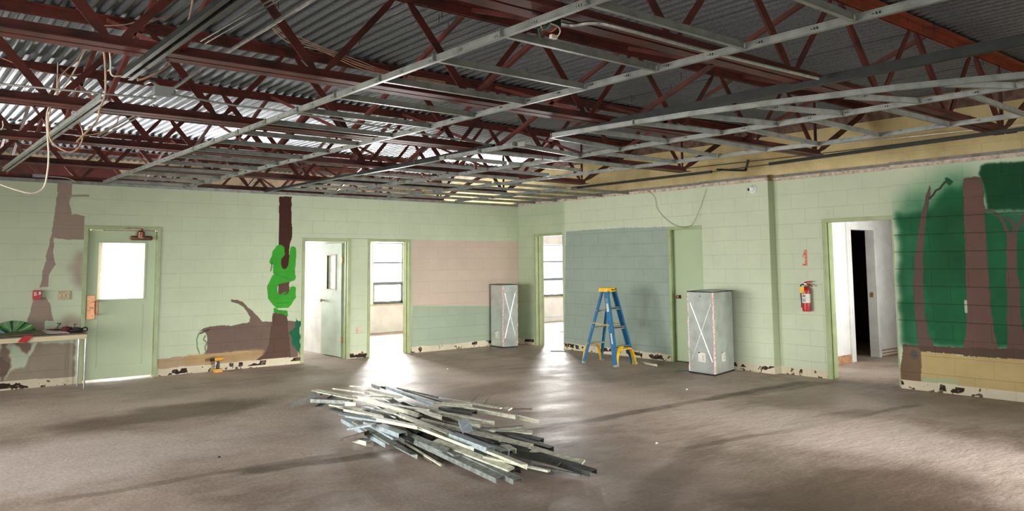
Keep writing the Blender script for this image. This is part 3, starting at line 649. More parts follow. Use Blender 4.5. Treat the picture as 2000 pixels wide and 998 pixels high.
# ------------------------------------------------------------------ steel bar joists
NODES = [-1.30-1.245*k for k in range(10)]
ORD = ['nearest to the camera, orange top chord at upper right', 'second from the camera, crossing the upper part', 'third from the camera', 'fourth from the camera',
       'fifth from the camera, last before the snake mural wall', 'first one beyond the snake mural wall', 'second one beyond the snake mural wall', ]
def Lang(w_, h, t, s, up=1):
    """one leg of a double angle: s=-1 left, +1 right"""
    g = .011
    pr = [(g, 0), (g+w_, 0), (g+w_, t), (g+t, t), (g+t, h), (g, h)]
    return [(s*x, up*y) for x, y in pr]
def joist(k, y):
    j = empty('roof_joist', (0, y, 2.76)); tag(j, 'red steel roof joist, '+ORD[k], 'joist', 'roof joists under the corrugated deck')
    ctop = MT['redbright'] if k == 0 else MT['red']
    def B(m, name, mt=None): o = m.build(name, mt or MT['red'], j); o.location = (0, -y, -2.76); return o
    xl = WL+.05
    m = MB()
    for s in (-1, 1): m.prism(Lang(.088, .075, .007, s), (NODES[0]+.06, y, 2.755), (xl, y, 2.755))
    B(m, 'bottom_chord')
    m = MB()
    for s in (-1, 1): m.prism(Lang(.088, .07, .007, s, -1), (.0, y, DECK-.004), (xl, y, DECK-.004))
    B(m, 'top_chord', ctop)
    zb, zt_ = 2.80, DECK-.045
    def web(a, b, w_, name='web'):
        a = Vector(a); b = Vector(b); m = MB(); d = b-a
        p1, p2 = a+d*.13, a+d*.87; P = [(-w_/2, -.004), (w_/2, -.004), (w_/2, .004), (-w_/2+.006, .004), (-w_/2+.006, w_*.8), (-w_/2, w_*.8)]
        m.prism(P, a, p1, (0, 1, 0), (.35, 1)); m.prism(P, p1, p2, (0, 1, 0)); m.prism(P, p2, b, (0, 1, 0), (1, .35)); B(m, name)
    for i, xb in enumerate(NODES):
        xt = xb-.6225
        web((xb-.02, y, zb), (xt+.04, y, zt_), .062)
        if i+1 < len(NODES): web((NODES[i+1]+.02, y, zb), (xt-.04, y, zt_), .045)
    web((NODES[0]+.02, y, zb), (-.04, y, zt_-.02), .07, 'end_diagonal')
    web((NODES[0], y, zb), (NODES[0], y, zt_), .04, 'end_strut')
    if k+1 < 7:
        for xc in (-2.8, -4.55, -6.3, -8.42):
            for (za, zc) in ((zt_, 2.79), (2.79, zt_)):
                m = MB(); m.prism([(-.016, -.003), (.016, -.003), (.016, .003), (-.012, .003), (-.012, .03), (-.016, .03)], (xc, y+.05, za), (xc, y+1.9, zc)); B(m, 'bridging_brace')
    return j
JY = [-8.99+1.95*k for k in range(7)]
for k, y in enumerate(JY): joist(k, y)
# ------------------------------------------------------------------ suspended ceiling grid
grid = empty('ceiling_grid', (-4, -5, 2.66)); tag(grid, 'grey suspended ceiling grid without its tiles, hanging below the red joists', 'ceiling grid')
def GB(m, name, mt=None): o = m.build(name, mt or MT['tbar'], grid); o.location = (4, 5, -2.66); return o
TP = [(-.013, 0), (.013, 0), (.013, .002), (.0018, .003), (.0018, .034), (.004, .035), (.004, .042), (-.004, .042), (-.004, .035), (-.0018, .034), (-.0018, .003), (-.013, .002)]
def tprism(m, a, b): m.prism(TP, a, b)
def runner(pts, name='main_runner', slots=True, mt=None):
    m = MB()
    for a, b in zip(pts[:-1], pts[1:]): tprism(m, a, b)
    o = GB(m, name, mt)
    if slots:
        s = MB(); a, b = Vector(pts[0]), Vector(pts[-1]); L_ = (b-a).length; n = int(L_/.305)
        for i in range(n):
            p = a.lerp(b, (i+.5)/n)
            s.box(p.x-.0032, p.x+.0032, p.y-.010, p.y-.006, p.z+.014, p.z+.026); s.box(p.x-.0032, p.x+.0032, p.y+.006, p.y+.010, p.z+.014, p.z+.026); s.box(p.x-.0032, p.x+.0032, p.y+.022, p.y+.026, p.z+.018, p.z+.022)
        q = s.build('slots', MT['black'], o); q['kind'] = 'stuff'
    return o
ZG = 2.668
R1, R2 = -7.38, -6.19
runner([(R1, -.03, ZG), (R1+.03, -10.4, ZG)])
runner([(-6.30, -.03, ZG), (R2, -6.0, ZG), (R2+.02, -11.2, ZG)])
runner([(-5.10, -.03, ZG), (-5.0, -4.7, ZG)], mt=MT['tbardark']); runner([(-5.0, -4.7, ZG), (-4.95, -6.1, ZG)])
m = MB(); m.box(-5.115, -5.075, -3.0, -.2, ZG-.002, ZG+.0005); m.prism([(-.02, -.002), (.02, -.002), (.02, .0), (-.02, .0)], (-5.07, -2.0, ZG), (-5.0, -4.7, ZG)); GB(m, 'bright_flange')
q = [fl(*a, ZG) for a in ((1078, 269), (1350, 227), (1500, 207), (1748, 177), (2060, 147))]; runner([tuple(v) for v in q])
q = [fl(*a, ZG) for a in ((1135, 308), (1310, 279), (1525, 246), (1800, 203), (2060, 162))]; runner([(-4.12, -.03, ZG)]+[tuple(v) for v in q])
q = [fl(*a, ZG) for a in ((1325, 319), (1500, 296), (1600, 285), (1720, 268), (1855, 248), (2040, 223))]; runner([(-2.95, -.03, ZG)]+[tuple(v) for v in q])
runner([(-1.52, -.03, ZG), (-1.50, -3.1, ZG)])
runner([(-8.59, -.9, ZG), (-8.57, -5.95, ZG)]); runner([(-8.63, -.9, ZG+.006), (-8.61, -5.95, ZG+.006)], slots=False)
runner([(-8.60, -6.68, ZG), (-8.59, -9.2, ZG)], mt=MT['tbardark']); runner([(-8.64, -6.68, ZG+.01), (-8.63, -9.2, ZG+.01)], slots=False, mt=MT['tbardark'])
def px_tees(lst):
    for (a, b) in lst:
        m = MB(); p, q = fl(*a, ZG+.003), fl(*b, ZG+.003); tprism(m, p, q); GB(m, 'cross_tee')
def tees(xa, xb, ys, dz=.003):
    for y in ys:
        m = MB(); tprism(m, (xa, y, ZG+dz), (xb, y, ZG+dz)); GB(m, 'cross_tee')
ys = [-10.0+.61*k for k in range(17)]
tees(R1, R2, [y for y in ys if y < -.2])
tees(-7.38+.6, R2, [])
px_tees([((1000, 285), (1135, 308)), ((1075, 270), (1217, 296)), ((1145, 258), (1310, 280)), ((1235, 243), (1410, 263)), ((1350, 229), (1525, 247)), ((1480, 212), (1655, 227)), ((1650, 193), (1805, 203)), ((1845, 170), (1985, 173)),
         ((1105, 314), (1250, 331)), ((1175, 303), (1325, 320)), ((1270, 286), (1400, 308)), ((1350, 273), (1500, 297)), ((1460, 257), (1600, 285)), ((1585, 238), (1720, 268)), ((1725, 216), (1858, 248)), ((1895, 190), (2010, 231))])
tees(-5.02, -4.15, [-.55-.61*k for k in range(9)])
tees(-4.12, -2.95, [-.55-.61*k for k in range(9)])
tees(-2.92, -1.52, [-.55-.61*k for k in range(5)])
tees(-1.50, -.02, [-.55-.61*k for k in range(5)])
# dark carrying channels
def channel(name_label, a, b, w_=.03, h=.045):
    m = MB(); m.prism([(-w_/2, 0), (w_/2, 0), (w_/2, h), (w_/2-.004, h), (w_/2-.004, .004), (-w_/2+.004, .004), (-w_/2+.004, h), (-w_/2, h)], a, b)
    o = m.build('carrying_channel', MT['carbon'], loc=a); tag(o, name_label, 'steel channel'); return o
ZC = ZG+.047
channel('long black steel channel above the grid, running out of the upper right edge', tuple(fl(1088, 268, ZC)), tuple(fl(2060, 76, ZC)), .05, .06)
channel('black steel channel along a ceiling runner, ending above the middle doorways', tuple(fl(590, 368, ZC)), tuple(fl(964, 290, ZC)), .045, .05)
channel('black channel under the joist ends near the room corner', tuple(fl(960, 388, 2.70)), tuple(fl(1390, 338, 2.70)), .03, .035)
channel('black channel under the joist ends above the tree mural', tuple(fl(1503, 323, 2.70)), tuple(fl(2060, 247, 2.70)), .03, .035)
# ------------------------------------------------------------------ electrical bits in the roof
def cable(name, pts, r, m, label, cat='cable', group=None, k=6, parent=None):
    mb = MB(); mb.tube(smoothpath(pts, k), r, 6); o = mb.build(name, MT[m], parent, smooth=True)
    if parent is None: tag(o, label, cat, group)
    return o
cable('conduit', [fl(1078, 43, 2.738), fl(1115, 50, 2.738), fl(1155, 45, 2.738), fl(1205, 53, 2.738), fl(1400, 105, 2.738), fl(1598, 153, 2.738)], .011, 'conduit', 'bright metal conduit clipped along the nearest red joist', 'conduit', k=5)
jb = empty('junction_box', fl(1068, 46, 2.72)); tag(jb, 'open steel junction box with loose green, red and white wires', 'junction box')
J0 = jb.location.copy()
def JB(m, name, mt): o = m.build(name, mt, jb, smooth=False); o.location = -J0; return o
m = MB(); m.box(J0.x-.05, J0.x+.05, J0.y-.05, J0.y+.05, J0.z-.02, J0.z+.03); JB(m, 'box_body', MT['tbardark'])
for mm, pts in (('greenw', [(1065, 50), (1052, 58), (1055, 72), (1060, 82)]), ('redw', [(1055, 48), (1062, 58), (1076, 62), (1087, 54)]), ('wirew', [(1075, 46), (1090, 52), (1094, 62), (1088, 72), (1082, 72)]), ('greenw', [(1055, 60), (1068, 56), (1075, 48)])):
    m = MB(); m.tube(smoothpath([fl(a, b, 2.69) for a, b in pts], 5), .0035, 6); JB(m, 'wire', MT[mm])
p = fl(1081, 72, 2.69); m = MB(); m.box(p.x-.02, p.x+.02, p.y-.01, p.y+.01, p.z-.01, p.z+.01); JB(m, 'connector', MT['wirew'])
cable('conduit', [fl(-20, 162, 2.80), fl(150, 178, 2.80), fl(305, 193, 2.80)], .008, 'conduit', 'thin shiny rod crossing the upper left, left part', 'conduit')
cable('conduit', [fl(335, 184, 2.80), fl(460, 206, 2.80), fl(610, 226, 2.80), fl(1000, 290, 2.80)], .008, 'conduit', 'thin shiny rod crossing left of centre, right part', 'conduit')
cable('conduit', [fl(284, 163, 3.0), fl(298, 159, 3.0), fl(328, 177, 3.0), fl(400, 130, 3.0), fl(620, -8, 3.0)], .014, 'conduit', 'bent steel conduit with an offset kink in the upper left', 'conduit', k=4)
m = MB(); m.tube([fl(384, 141, 3.0), fl(391, 136, 3.0)], .019, 10); tag(m.build('coupling', MT['chrome'], smooth=True), 'shiny coupling on the kinked conduit', 'coupling')
m = MB()
for dx in (0, 8): m.tube([fl(392+dx, 80+dx*.6, 3.0), fl(565+dx, -22+dx*.6, 3.0)], .006, 6)
tag(m.build('lamp_rail', MT['chrome'], smooth=True), 'pair of chrome fixture rails in the upper left', 'rail')
m = MB()
for dx in (0, 7): m.tube([fl(190+dx, 266+dx*.4, 2.9), fl(300+dx, 205+dx*.4, 2.9)], .008, 6)
tag(m.build('lamp_rail', MT['conduit'], smooth=True), 'pair of dull fixture rails left, below the kinked conduit', 'rail')
# tangles of tan cable hanging at the left
def pp(lst, z): return [fl(a, b, z) for a, b in lst]
def yy(lst, y): return [hit(a, b, 1, y) for a, b in lst]
T_ = [([(378, -8), (368, 40), (345, 80), (325, 128), (290, 150), (268, 157)], -6.9, .006, 'wire', 'tan cable looping over the near joist beside the black fixture'),
      ([(197, 68), (203, 100), (206, 140), (205, 185), (194, 215), (190, 235), (165, 262), (150, 277)], -6.6, .006, 'wire', 'tan cable hanging straight from the near joist at left'),
      ([(197, 68), (212, 92), (216, 120), (218, 146), (240, 149), (270, 153)], -6.7, .005, 'wirew', 'pale cable dropping from the near joist to the black fixture'),
      ([(165, 95), (150, 118), (118, 150), (112, 185), (100, 210), (94, 240), (100, 275), (130, 296), (152, 290), (162, 265), (155, 240), (140, 218)], -4.6, .006, 'wire', 'tan cable in a big open loop at left'),
      ([(167, 95), (150, 130), (135, 155), (110, 190), (92, 222), (95, 300), (92, 340), (84, 368), (62, 377), (30, 370), (-10, 356)], -4.4, .007, 'wirew', 'long pale cable drooping below the wall top at far left'),
      ([(218, 95), (200, 120), (170, 140), (140, 147), (110, 145), (60, 135), (0, 112)], -5.0, .004, 'wire', 'thin cable sagging across the upper left corner'),
      ([(113, 122), (112, 150), (110, 185)], -4.8, .004, 'wirew', 'short pale cable hanging vertically at upper left'),
      ([(205, 185), (220, 195), (230, 215), (228, 240), (200, 258), (165, 265), (148, 266)], -4.5, .005, 'wire', 'tan cable curling right of the big loop'),
      ([(200, 50), (245, 48), (290, 36), (325, 38)], -6.2, .004, 'wire', 'upper of the thin cables over the near joist'),
      ([(240, 60), (275, 52), (300, 40), (335, 30)], -6.2, .004, 'wire', 'lower of the thin cables over the near joist'),
      ([(5, 236), (6, 246), (2, 254)], -3.5, .005, 'wirew', 'short hooked white cable at the left edge')]
for pts, y, r, mm, lab in T_: cable('hanging_cable', yy(pts, y), r, mm, lab, 'cable', 'loose cables hanging from the roof')
for i in range(4):
    cable('hanging_cable', yy([(500+i*4, 22+i*3), (560, 60+i*7), (620+i*3, 88+i*4), (700, 118+i*5), (760+i*4, 140+i*3), (870, 160+i*3)], -5.6), .0035, 'wire', 'thin tan cable of the sagging bundle between joists at upper centre', 'cable', 'thin cables of the centre bundle')
cable('hanging_cable', yy([(865, 300), (862, 325), (856, 352)], -1.6), .004, 'wire', 'short orange-tan wire pair hanging over the grid left of the corner', 'cable')
cable('wall_wire', [(-.10, *wr(1264, 372, -.1)), (-.09, *wr(1279, 385, -.09)), (-.09, *wr(1285, 410, -.09)), (-.09, *wr(1310, 435, -.09)), (-.09, *wr(1335, 444, -.09)), (-.10, *wr(1352, 438, -.1)), (-.16, *wr(1366, 410, -.16)), (-.16, *wr(1380, 368, -.16))], .0025, 'tbardark', 'thin wire drooping in a loop above the closed green door', 'wire')
for i, (a, b, lab) in enumerate((((1285, 312), (2000, 243), 'upper of the wires strung along the yellow wall'), ((1330, 330), (1975, 252), 'middle of the wires strung along the yellow wall'), ((1370, 338), (1905, 262), 'lower of the wires strung along the yellow wall'))):
    cable('strung_wire', [(-.35, *wr(*a, -.35)), (-.35, *wr((a[0]+b[0])/2, (a[1]+b[1])/2+3, -.35)), (-.35, *wr(*b, -.35))], .006, 'tbardark' if i else 'conduit', lab, 'wire')
# pipe stub with elbow on the yellow wall
m = MB(); m.tube(smoothpath([(-.06, *wr(1400, 331, -.06)), (-.06, *wr(1450, 333, -.06)), (-.02, *wr(1456, 330, -.02)), (-.03, *wr(1461, 312, -.03))], 4), .014, 8)
tag(m.build('pipe_stub', MT['tbardark'], smooth=True), 'dark pipe end with elbow on the yellow wall above the dome camera', 'pipe')
m = MB(); a = fl(1862, 231, 2.84); b = fl(1895, 230, 2.84); m.tube([a, b], .022, 10); m.tube([b, b+Vector((.05, -.05, -.02))], .012, 8); tag(m.build('lamp_holder', MT['chrome'], smooth=True), 'shiny tube end on the joist above the tree mural', 'fixture')
# junction at left (metal plates)
m = MB(); p = fl(318, 182, 2.9); m.box(p.x-.07, p.x+.07, p.y-.04, p.y+.04, p.z-.02, p.z+.05); m.tube([p+Vector((.05, 0, 0)), p+Vector((.10, .04, .03))], .016, 8)
tag(m.build('junction_box', MT['galv']), 'small galvanised junction box left of the kinked conduit', 'junction box')
m = MB(); x_, z_ = wl(80, 346); m.box(x_-.10, x_+.06, -.06, -.02, z_-.01, z_+.03); m.tube(smoothpath([(x_+.06, -.04, z_+.01), (x_+.30, -.04, z_+.0), (x_+.40, -.04, z_-.05)], 4), .008, 6)
tag(m.build('wall_box', MT['conduit']), 'small steel box with a bent tube at the top of the wall, far left', 'electrical box')
# ------------------------------------------------------------------ galvanised cabinets
def cabinet(pa, pb, pc, h, label, brightleft):
    """pa far-left floor corner, pb near corner, pc right corner"""
    pa, pb, pc = Vector(pa), Vector(pb), Vector(pc); pd = pa+pc-pb
    r = empty('air_handler_cabinet', (pb.x, pb.y, 0)); tag(r, label, 'metal cabinet'); off = Vector((pb.x, pb.y, 0))
    def Bd(m, name, mt, bevel=0): o = m.build(name, mt, r, bevel=bevel); o.location = -off; return o
    def shell(P, z0, z1):
        m = MB(); m.add([(p.x, p.y, z0) for p in P]+[(p.x, p.y, z1) for p in P], [(0, 1, 2, 3), (4, 5, 6, 7), (0, 1, 5, 4), (1, 2, 6, 5), (2, 3, 7, 6), (3, 0, 4, 7)]); return m
    Bd(shell([pa, pb, pc, pd], .02, h), 'body', MT['galv'], .004)
    ctr = (pa+pb+pc+pd)/4
    Bd(shell([ctr+(p-ctr)*1.01 for p in (pa, pb, pc, pd)], 0, .022), 'base_flange', MT['tbardark'])
    m = MB()
    for (p, q) in ((pa, pb), (pb, pc), (pc, pd), (pd, pa)): m.bar((p.x, p.y, h), (q.x, q.y, h), .018, .014)
    Bd(m, 'top_rim', MT['tbardark'])
    for fi, (p, q) in enumerate(((pa, pb), (pb, pc))):
        d = (q-p); L_ = d.length; u = d/L_; n = Vector((u.y, -u.x, 0)); n = n if n.dot(Vector((CAM[0], CAM[1], 0))-p) > 0 else -n
        if fi == brightleft:
            # pressed cross, two ridges
            m = MB(); e = .07
            for (a, b) in (((e*.6, .18), (L_-e*.6, h-.16)), ((e*.6, h-.16), (L_-e*.6, .18))):
                A_ = p+u*a[0]+n*.001+Vector((0, 0, a[1])); B_ = p+u*b[0]+n*.001+Vector((0, 0, b[1])); dd = (B_-A_).normalized(); sd = n.cross(dd)
                m.add([A_+sd*.012, A_-sd*.012, B_-sd*.012, B_+sd*.012, A_+n*.004, B_+n*.004], [(0, 1, 4), (1, 2, 5, 4), (2, 3, 5), (3, 0, 4, 5), (0, 3, 2, 1)])
            Bd(m, 'pressed_cross', MT['galv'])
            m = MB(); A_ = p+u*(L_*.5)+n*.002+Vector((0, 0, h-.06)); m.bar(A_, A_+n*.004, .012, .012); Bd(m, 'knockout', MT['black'])
        lx = L_*.36 if fi == 0 else L_*.36
        if fi == 0 or brightleft == 0:
            m = MB(); a0 = p+u*lx; s_ = .13
            m.add([a0+n*.0015+Vector((0, 0, .17)), a0+u*s_+n*.0015+Vector((0, 0, .165)), a0+u*s_+n*.0015+Vector((0, 0, .29)), a0+n*.0015+Vector((0, 0, .30)),
                   a0+Vector((0, 0, .17)), a0+u*s_+Vector((0, 0, .165)), a0+u*s_+Vector((0, 0, .29)), a0+Vector((0, 0, .30))], [(0, 1, 2, 3), (4, 7, 6, 5), (0, 4, 5, 1), (1, 5, 6, 2), (2, 6, 7, 3), (3, 7, 4, 0)])
            lb = Bd(m, 'paper_label', MT['paper'])
            m = MB()
            for r_ in range(3):
                b0 = a0+u*(s_*.55)+n*.0022+Vector((0, 0, .20+r_*.025)); m.bar(b0, b0+u*(s_*.3), .0015, .005)
            m.bar(a0+u*.004+n*.0022+Vector((0, 0, .292)), a0+u*.035+n*.0022+Vector((0, 0, .292)), .0015, .014)
            q = m.build('print', MT['black'], lb)
    # foil-faced insulation edges
    for (p, s_) in ((pb, 1), (pa if brightleft == 0 else pc, .55)):
        m = MB(); pts = []
        for i in range(19):
            z = .03+(h-.05)*i/18; j_ = .004*math.sin(i*2.3)+random.uniform(-.003, .003); o_ = (p-ctr).normalized()*(-.002+j_); pts.append(Vector((p.x, p.y, z))+o_)
        m.tube(pts, [.016*s_+random.uniform(-.003, .003) for _ in pts], 6); Bd(m, 'insulation_edge', MT['foil'])
    return r
cabinet((-.832-.02, -4.76, 0), (-.885, -5.213, 0), (-.225, -5.055, 0), 1.125, 'tall galvanised sheet-metal cabinet standing in front of the closed green door', 0)
cabinet((-.73, -.07, 0), (-.759, -.471, 0), (-.457, -.517, 0), 1.15, 'tall galvanised sheet-metal cabinet standing in the room corner', 1)
# ------------------------------------------------------------------ stepladder
lad = empty('stepladder', (-.96, -3.3, 0)); tag(lad, 'blue fibreglass stepladder with yellow top cap and yellow foot braces', 'ladder'); LO = Vector((-.96, -3.3, 0))
def LB(m, name, mt, bevel=0, smooth=False, parent=None): 
    o = m.build(name, mt, parent or lad, bevel=bevel, smooth=smooth)
    if parent is None: o.location = -LO
    return o
HT = 1.10; FT = {('f', 0): (-1.185, -3.665), ('f', 1): (-.765, -3.66), ('r', 0): (-1.19, -2.985), ('r', 1): (-.765, -2.97)}
TPT = {('f', 0): (-1.075, -3.385), ('f', 1): (-.875, -3.385), ('r', 0): (-1.06, -3.285), ('r', 1): (-.89, -3.285)}
def rp(side, k, z): a = Vector((*FT[side, k], 0)); b = Vector((*TPT[side, k], HT)); return a.lerp(b, z/HT)
for side in 'fr':
    for k in (0, 1):
        m = MB(); s_ = 1 if k == 0 else -1; wd, dp_ = (.088, .03) if side == 'f' else (.040, .024)
        pr = [(-wd/2, 0), (wd/2, 0), (wd/2, s_*dp_), (wd/2-.005, s_*dp_), (wd/2-.005, s_*.005), (-wd/2+.005, s_*.005), (-wd/2+.005, s_*dp_), (-wd/2, s_*dp_)]
        m.prism(pr, rp(side, k, .015), rp(side, k, HT), (1, 0, 0)); rl = LB(m, 'front_rail' if side == 'f' else 'rear_rail', MT['blue'])
        m = MB(); a = rp(side, k, 0); m.prism([(-wd/2-.004, -.006), (wd/2+.004, -.006), (wd/2+.004, .030), (-wd/2-.004, .030)], a, rp(side, k, .03), (1 if k == 0 else 1, 0, 0)); LB(m, 'foot', MT['alu'])
for z in (.285, .57, .855):
    a, b = rp('f', 0, z), rp('f', 1, z); m = MB(); m.box(a.x+.004, b.x-.004, a.y-.035, a.y+.045, z-.012, z+.012); m.box(a.x+.004, b.x-.004, a.y-.035, a.y-.03, z-.03, z); LB(m, 'step', MT['alu'])
for z in (.30, .80, ):
    a, b = rp('r', 0, z), rp('r', 1, z); m = MB(); m.box(a.x, b.x, a.y-.012, a.y+.012, z-.013, z+.013); LB(m, 'rear_brace', MT['alu'])
m = MB(); a, b = rp('r', 0, .55), rp('r', 1, .55); m.box(a.x, b.x, a.y-.01, a.y+.01, .54, .56); LB(m, 'rear_brace', MT['alu'])
for k, s_ in ((0, -1), (1, 1)):
    a, b = rp('f', k, .60), rp('r', k, .62); a = a+Vector((s_*.014, 0, 0)); b = b+Vector((s_*.014, 0, 0)); m = MB(); mid = (a+b)/2+Vector((0, 0, -.005)); m.bar(a, mid, .006, .02); m.bar(mid+Vector((s_*.004, 0, 0)), b+Vector((s_*.004, 0, 0)), .006, .02); LB(m, 'spreader', mat('spreader_zinc', (190, 170, 120), .4, .5))
m = MB(); 
m.add([(-1.09, -3.43, HT-.005), (-.86, -3.43, HT-.005), (-.86, -3.24, HT-.005), (-1.09, -3.24, HT-.005), (-1.085, -3.42, HT+.055), (-.865, -3.42, HT+.055), (-.865, -3.25, HT+.055), (-1.085, -3.25, HT+.055)], [(0, 3, 2, 1), (4, 5, 6, 7), (0, 1, 5, 4), (1, 2, 6, 5), (2, 3, 7, 6), (3, 0, 4, 7)])
cap = LB(m, 'top_cap', MT['yellow'], .006)
# handwriting scrawl on the cap and the printed stickers on the near rail
m = MB(); sc = [(0, 0), (.015, .006), (.01, -.018), (.02, .004), (.03, -.012), (.028, .0), (.036, -.014), (.045, .002), (.05, -.012), (.058, -.002), (.062, .012), (.05, .012), (.066, .012), (.064, -.004), (.072, -.012), (.066, -.018)]
m.tube([Vector((-1.0+x_*1.7, -3.432, HT+.03+z_*1.2)) for x_, z_ in sc], .0038, 5); o = m.build('marker_scrawl', MT['black'], cap)
for (z0, z1, name, mt) in ((.93, 1.0, 'sticker', 'bluefab'), (.80, .92, 'sticker', 'paper'), (.33, .48, 'sticker', 'paper')):
    m = MB(); a, b = rp('f', 0, z0), rp('f', 0, z1); n = Vector((-.0025, 0, 0)); w_ = .022 if z0 > .5 else .013
    m.prism([(-w_, 0), (w_, 0), (w_, .002), (-w_, .002)], a+n, b+n, (-1, 0, 0)); st = LB(m, name, MT[mt])
    m = MB()
    for i in range(4):
        c = a.lerp(b, .15+i*.23)+Vector((-.005, 0, 0)); m.bar(c+Vector((0, -w_*.7, 0)), c+Vector((0, w_*.7, 0)), .0012, .006)
    q = m.build('print', MT['blue' if z0 < .5 or z0 > .92 else 'black'], st)
# yellow foot braces: arches between the lowest step and the feet
for side, z1 in (('f', .265), ('r', .285)):
    a, b = rp(side, 0, .03), rp(side, 1, .0); c = (a+b)/2; m = MB(); yo = -.01 if side == 'f' else .0
    hw_ = .034 if side == 'f' else .024
    for (e, s_) in ((a, 1), (b, -1)):
        tw = Vector((1, 0, 0))*s_; P = [e+tw*.012+Vector((0, yo, .01)), e+tw*.03+Vector((0, yo, .12)), e+tw*.075+Vector((0, yo, z1-.05)), e+tw*.14+Vector((0, yo, z1-.005))]
        P = smoothpath(P, 4)
        if side == 'f' and s_ < 0: P[0] = P[0]
        for p0, p1 in zip(P[:-1], P[1:]): m.bar(p0, p1+(p1-p0)*.15, .016, hw_*2, (0, 1, 0))
    m.box(a.x+.1, b.x-.1, c.y+yo-hw_, c.y+yo+hw_, z1-.018, z1-.002)
    LB(m, 'foot_brace', MT['yellow'], 0)
# ------------------------------------------------------------------ fire extinguisher, number, dome camera, wall plates
y_, z_ = -6.12, .868
fx = empty('fire_extinguisher', (-.08, y_, z_)); tag(fx, 'red fire extinguisher with yellow inspection tag hanging beside the hall doorway', 'fire extinguisher'); FO = Vector((-.08, y_, z_))
def FB(m, name, mt, smooth=False): o = m.build(name, mt, fx, smooth=smooth); return o
m = MB(); m.lathe([(.045, 0), (.052, .004), (.054, .02), (.054, .27), (.050, .295), (.036, .315), (.018, .325), (.018, .345)], (0, 0, 0), 'z', 24); FB(m, 'cylinder', MT['redpl'], True)
m = MB(); m.lathe([(.0548, .115), (.0548, .235)], (0, 0, 0), 'z', 24); lb = FB(m, 'label', MT['paper'], True)
m = MB()
for i, z in enumerate((.135, .15, .165, .20, .215)): m.bar((-.0552, -.022, z), (-.0552, .022, z), .0014, .006 if i < 3 else .009)
m.build('print', MT['black'], lb)
m = MB(); m.lathe([(.02, .335), (.024, .345), (.024, .37), (.014, .378)], (0, 0, 0), 'z', 14); FB(m, 'valve', MT['chrome'], True)
m = MB(); m.tube(smoothpath([(0, .015, .38), (-.005, -.03, .392), (-.01, -.09, .40)], 4), [.010, .010, .010, .010, .009, .008, .007, .006, .006], 6); m.tube(smoothpath([(0, .0, .365), (-.01, -.05, .36), (-.01, -.105, .335)], 4), [.009]*9, 6); FB(m, 'handle', MT['redpl'], True)
m = MB(); m.tube(smoothpath([(0, .022, .36), (-.01, .06, .35), (-.01, .072, .30), (-.01, .068, .2), (-.01, .062, .10), (-.01, .06, .06)], 5), .008, 8); m.tube([(-.01, .06, .10), (-.01, .06, .05)], .012, 8); FB(m, 'hose', MT['black'], True)
m = MB(); m.box(-.062, -.060, -.01, .05, .245, .33); FB(m, 'inspection_tag', MT['yellow'])
m = MB(); m.box(.05, .08, -.02, .02, .25, .345); FB(m, 'bracket', MT['alu'])
# red peeled figure 1 above it
m = MB(); y1, zt1 = wr(1573, 490); pts = [(0, .22), (0, 0), ]
m.box(-.003, .002, y1-.022, y1+.012, 1.475, 1.69); m.add([(-.003, y1+.012, 1.69), (-.003, y1+.045, 1.60), (-.003, y1+.045, 1.575), (-.003, y1+.012, 1.63), (.002, y1+.012, 1.69), (.002, y1+.045, 1.60), (.002, y1+.045, 1.575), (.002, y1+.012, 1.63)], [(0, 1, 2, 3), (7, 6, 5, 4), (0, 4, 5, 1), (1, 5, 6, 2), (2, 6, 7, 3), (3, 7, 4, 0)])
m.box(-.003, .002, y1+.012, y1+.05, 1.475, 1.50)
tag(m.build('wall_number', mat('worn_red_vinyl', (206, 120, 96), .6, 0, .3, 60, col2=(176, 50, 44))), 'worn red figure 1 on the wall above the fire extinguisher', 'number')
dc = empty('dome_camera', (-.14, -5.41, 2.56)); tag(dc, 'small white dome security camera high on the green wall', 'security camera')
m = MB(); m.lathe([(.062, 0), (.062, -.02), (.052, -.03)], (0, 0, 0), 'x', 24); m.build('base', MT['white'], dc, smooth=True)
m = MB(); m.lathe([(.048, -.028), (.047, -.045), (.038, -.065), (.02, -.078), (.001, -.082)], (0, 0, 0), 'x', 20); m.build('dome', MT['white'], dc, smooth=True)
m = MB(); m.lathe([(.001, 0), (.02, 0), (.022, -.02), (.016, -.028), (.001, -.03)], (-.055, .025, -.008), 'x', 16); m.build('lens', MT['black'], dc, smooth=True)
def plate(name, x, z, w_, h, mt, label, cat, d_=.012):
    r = empty(name, (x, 0, z)); tag(r, label, cat); m = MB(); m.box(-w_/2, w_/2, -d_, 0, -h/2, h/2); m.build('plate', mt, r, bevel=.003); return r
r = plate('fire_alarm_pull', -8.095, 1.183, .095, .12, MT['redpl'], 'red fire alarm pull station above the table', 'alarm', .045)
m = MB(); m.box(-.035, -.026, -.050, -.045, -.01, .04); m.box(-.020, -.012, -.050, -.045, -.01, .04); m.box(-.002, .004, -.050, -.045, .0, .012); m.box(.016, .036, -.050, -.045, .005, .04); m.build('lettering', MT['paper'], r)
m = MB(); m.box(-.036, .036, -.052, -.046, -.045, -.026); m.build('pull_bar', MT['redpl'], r)
r = plate('light_switch', -7.785, 1.166, .15, .115, MT['beige'], 'beige three-gang switch plate left of the exit door', 'light switch')
for i in (-1, 0, 1): m = MB(); m.box(i*.045-.006, i*.045+.006, -.02, -.012, -.014, .014); m.build('toggle', MT['cream'], r)
r = plate('wall_outlet', -3.462, .456, .075, .115, mat('pink_plate', (206, 180, 166), .5), 'pinkish outlet plate low between the two open doorways', 'outlet')
for i in (-1, 1): m = MB(); m.box(-.014, .014, -.015, -.012, i*.022-.012, i*.022+.012); m.build('socket', MT['cream'], r)
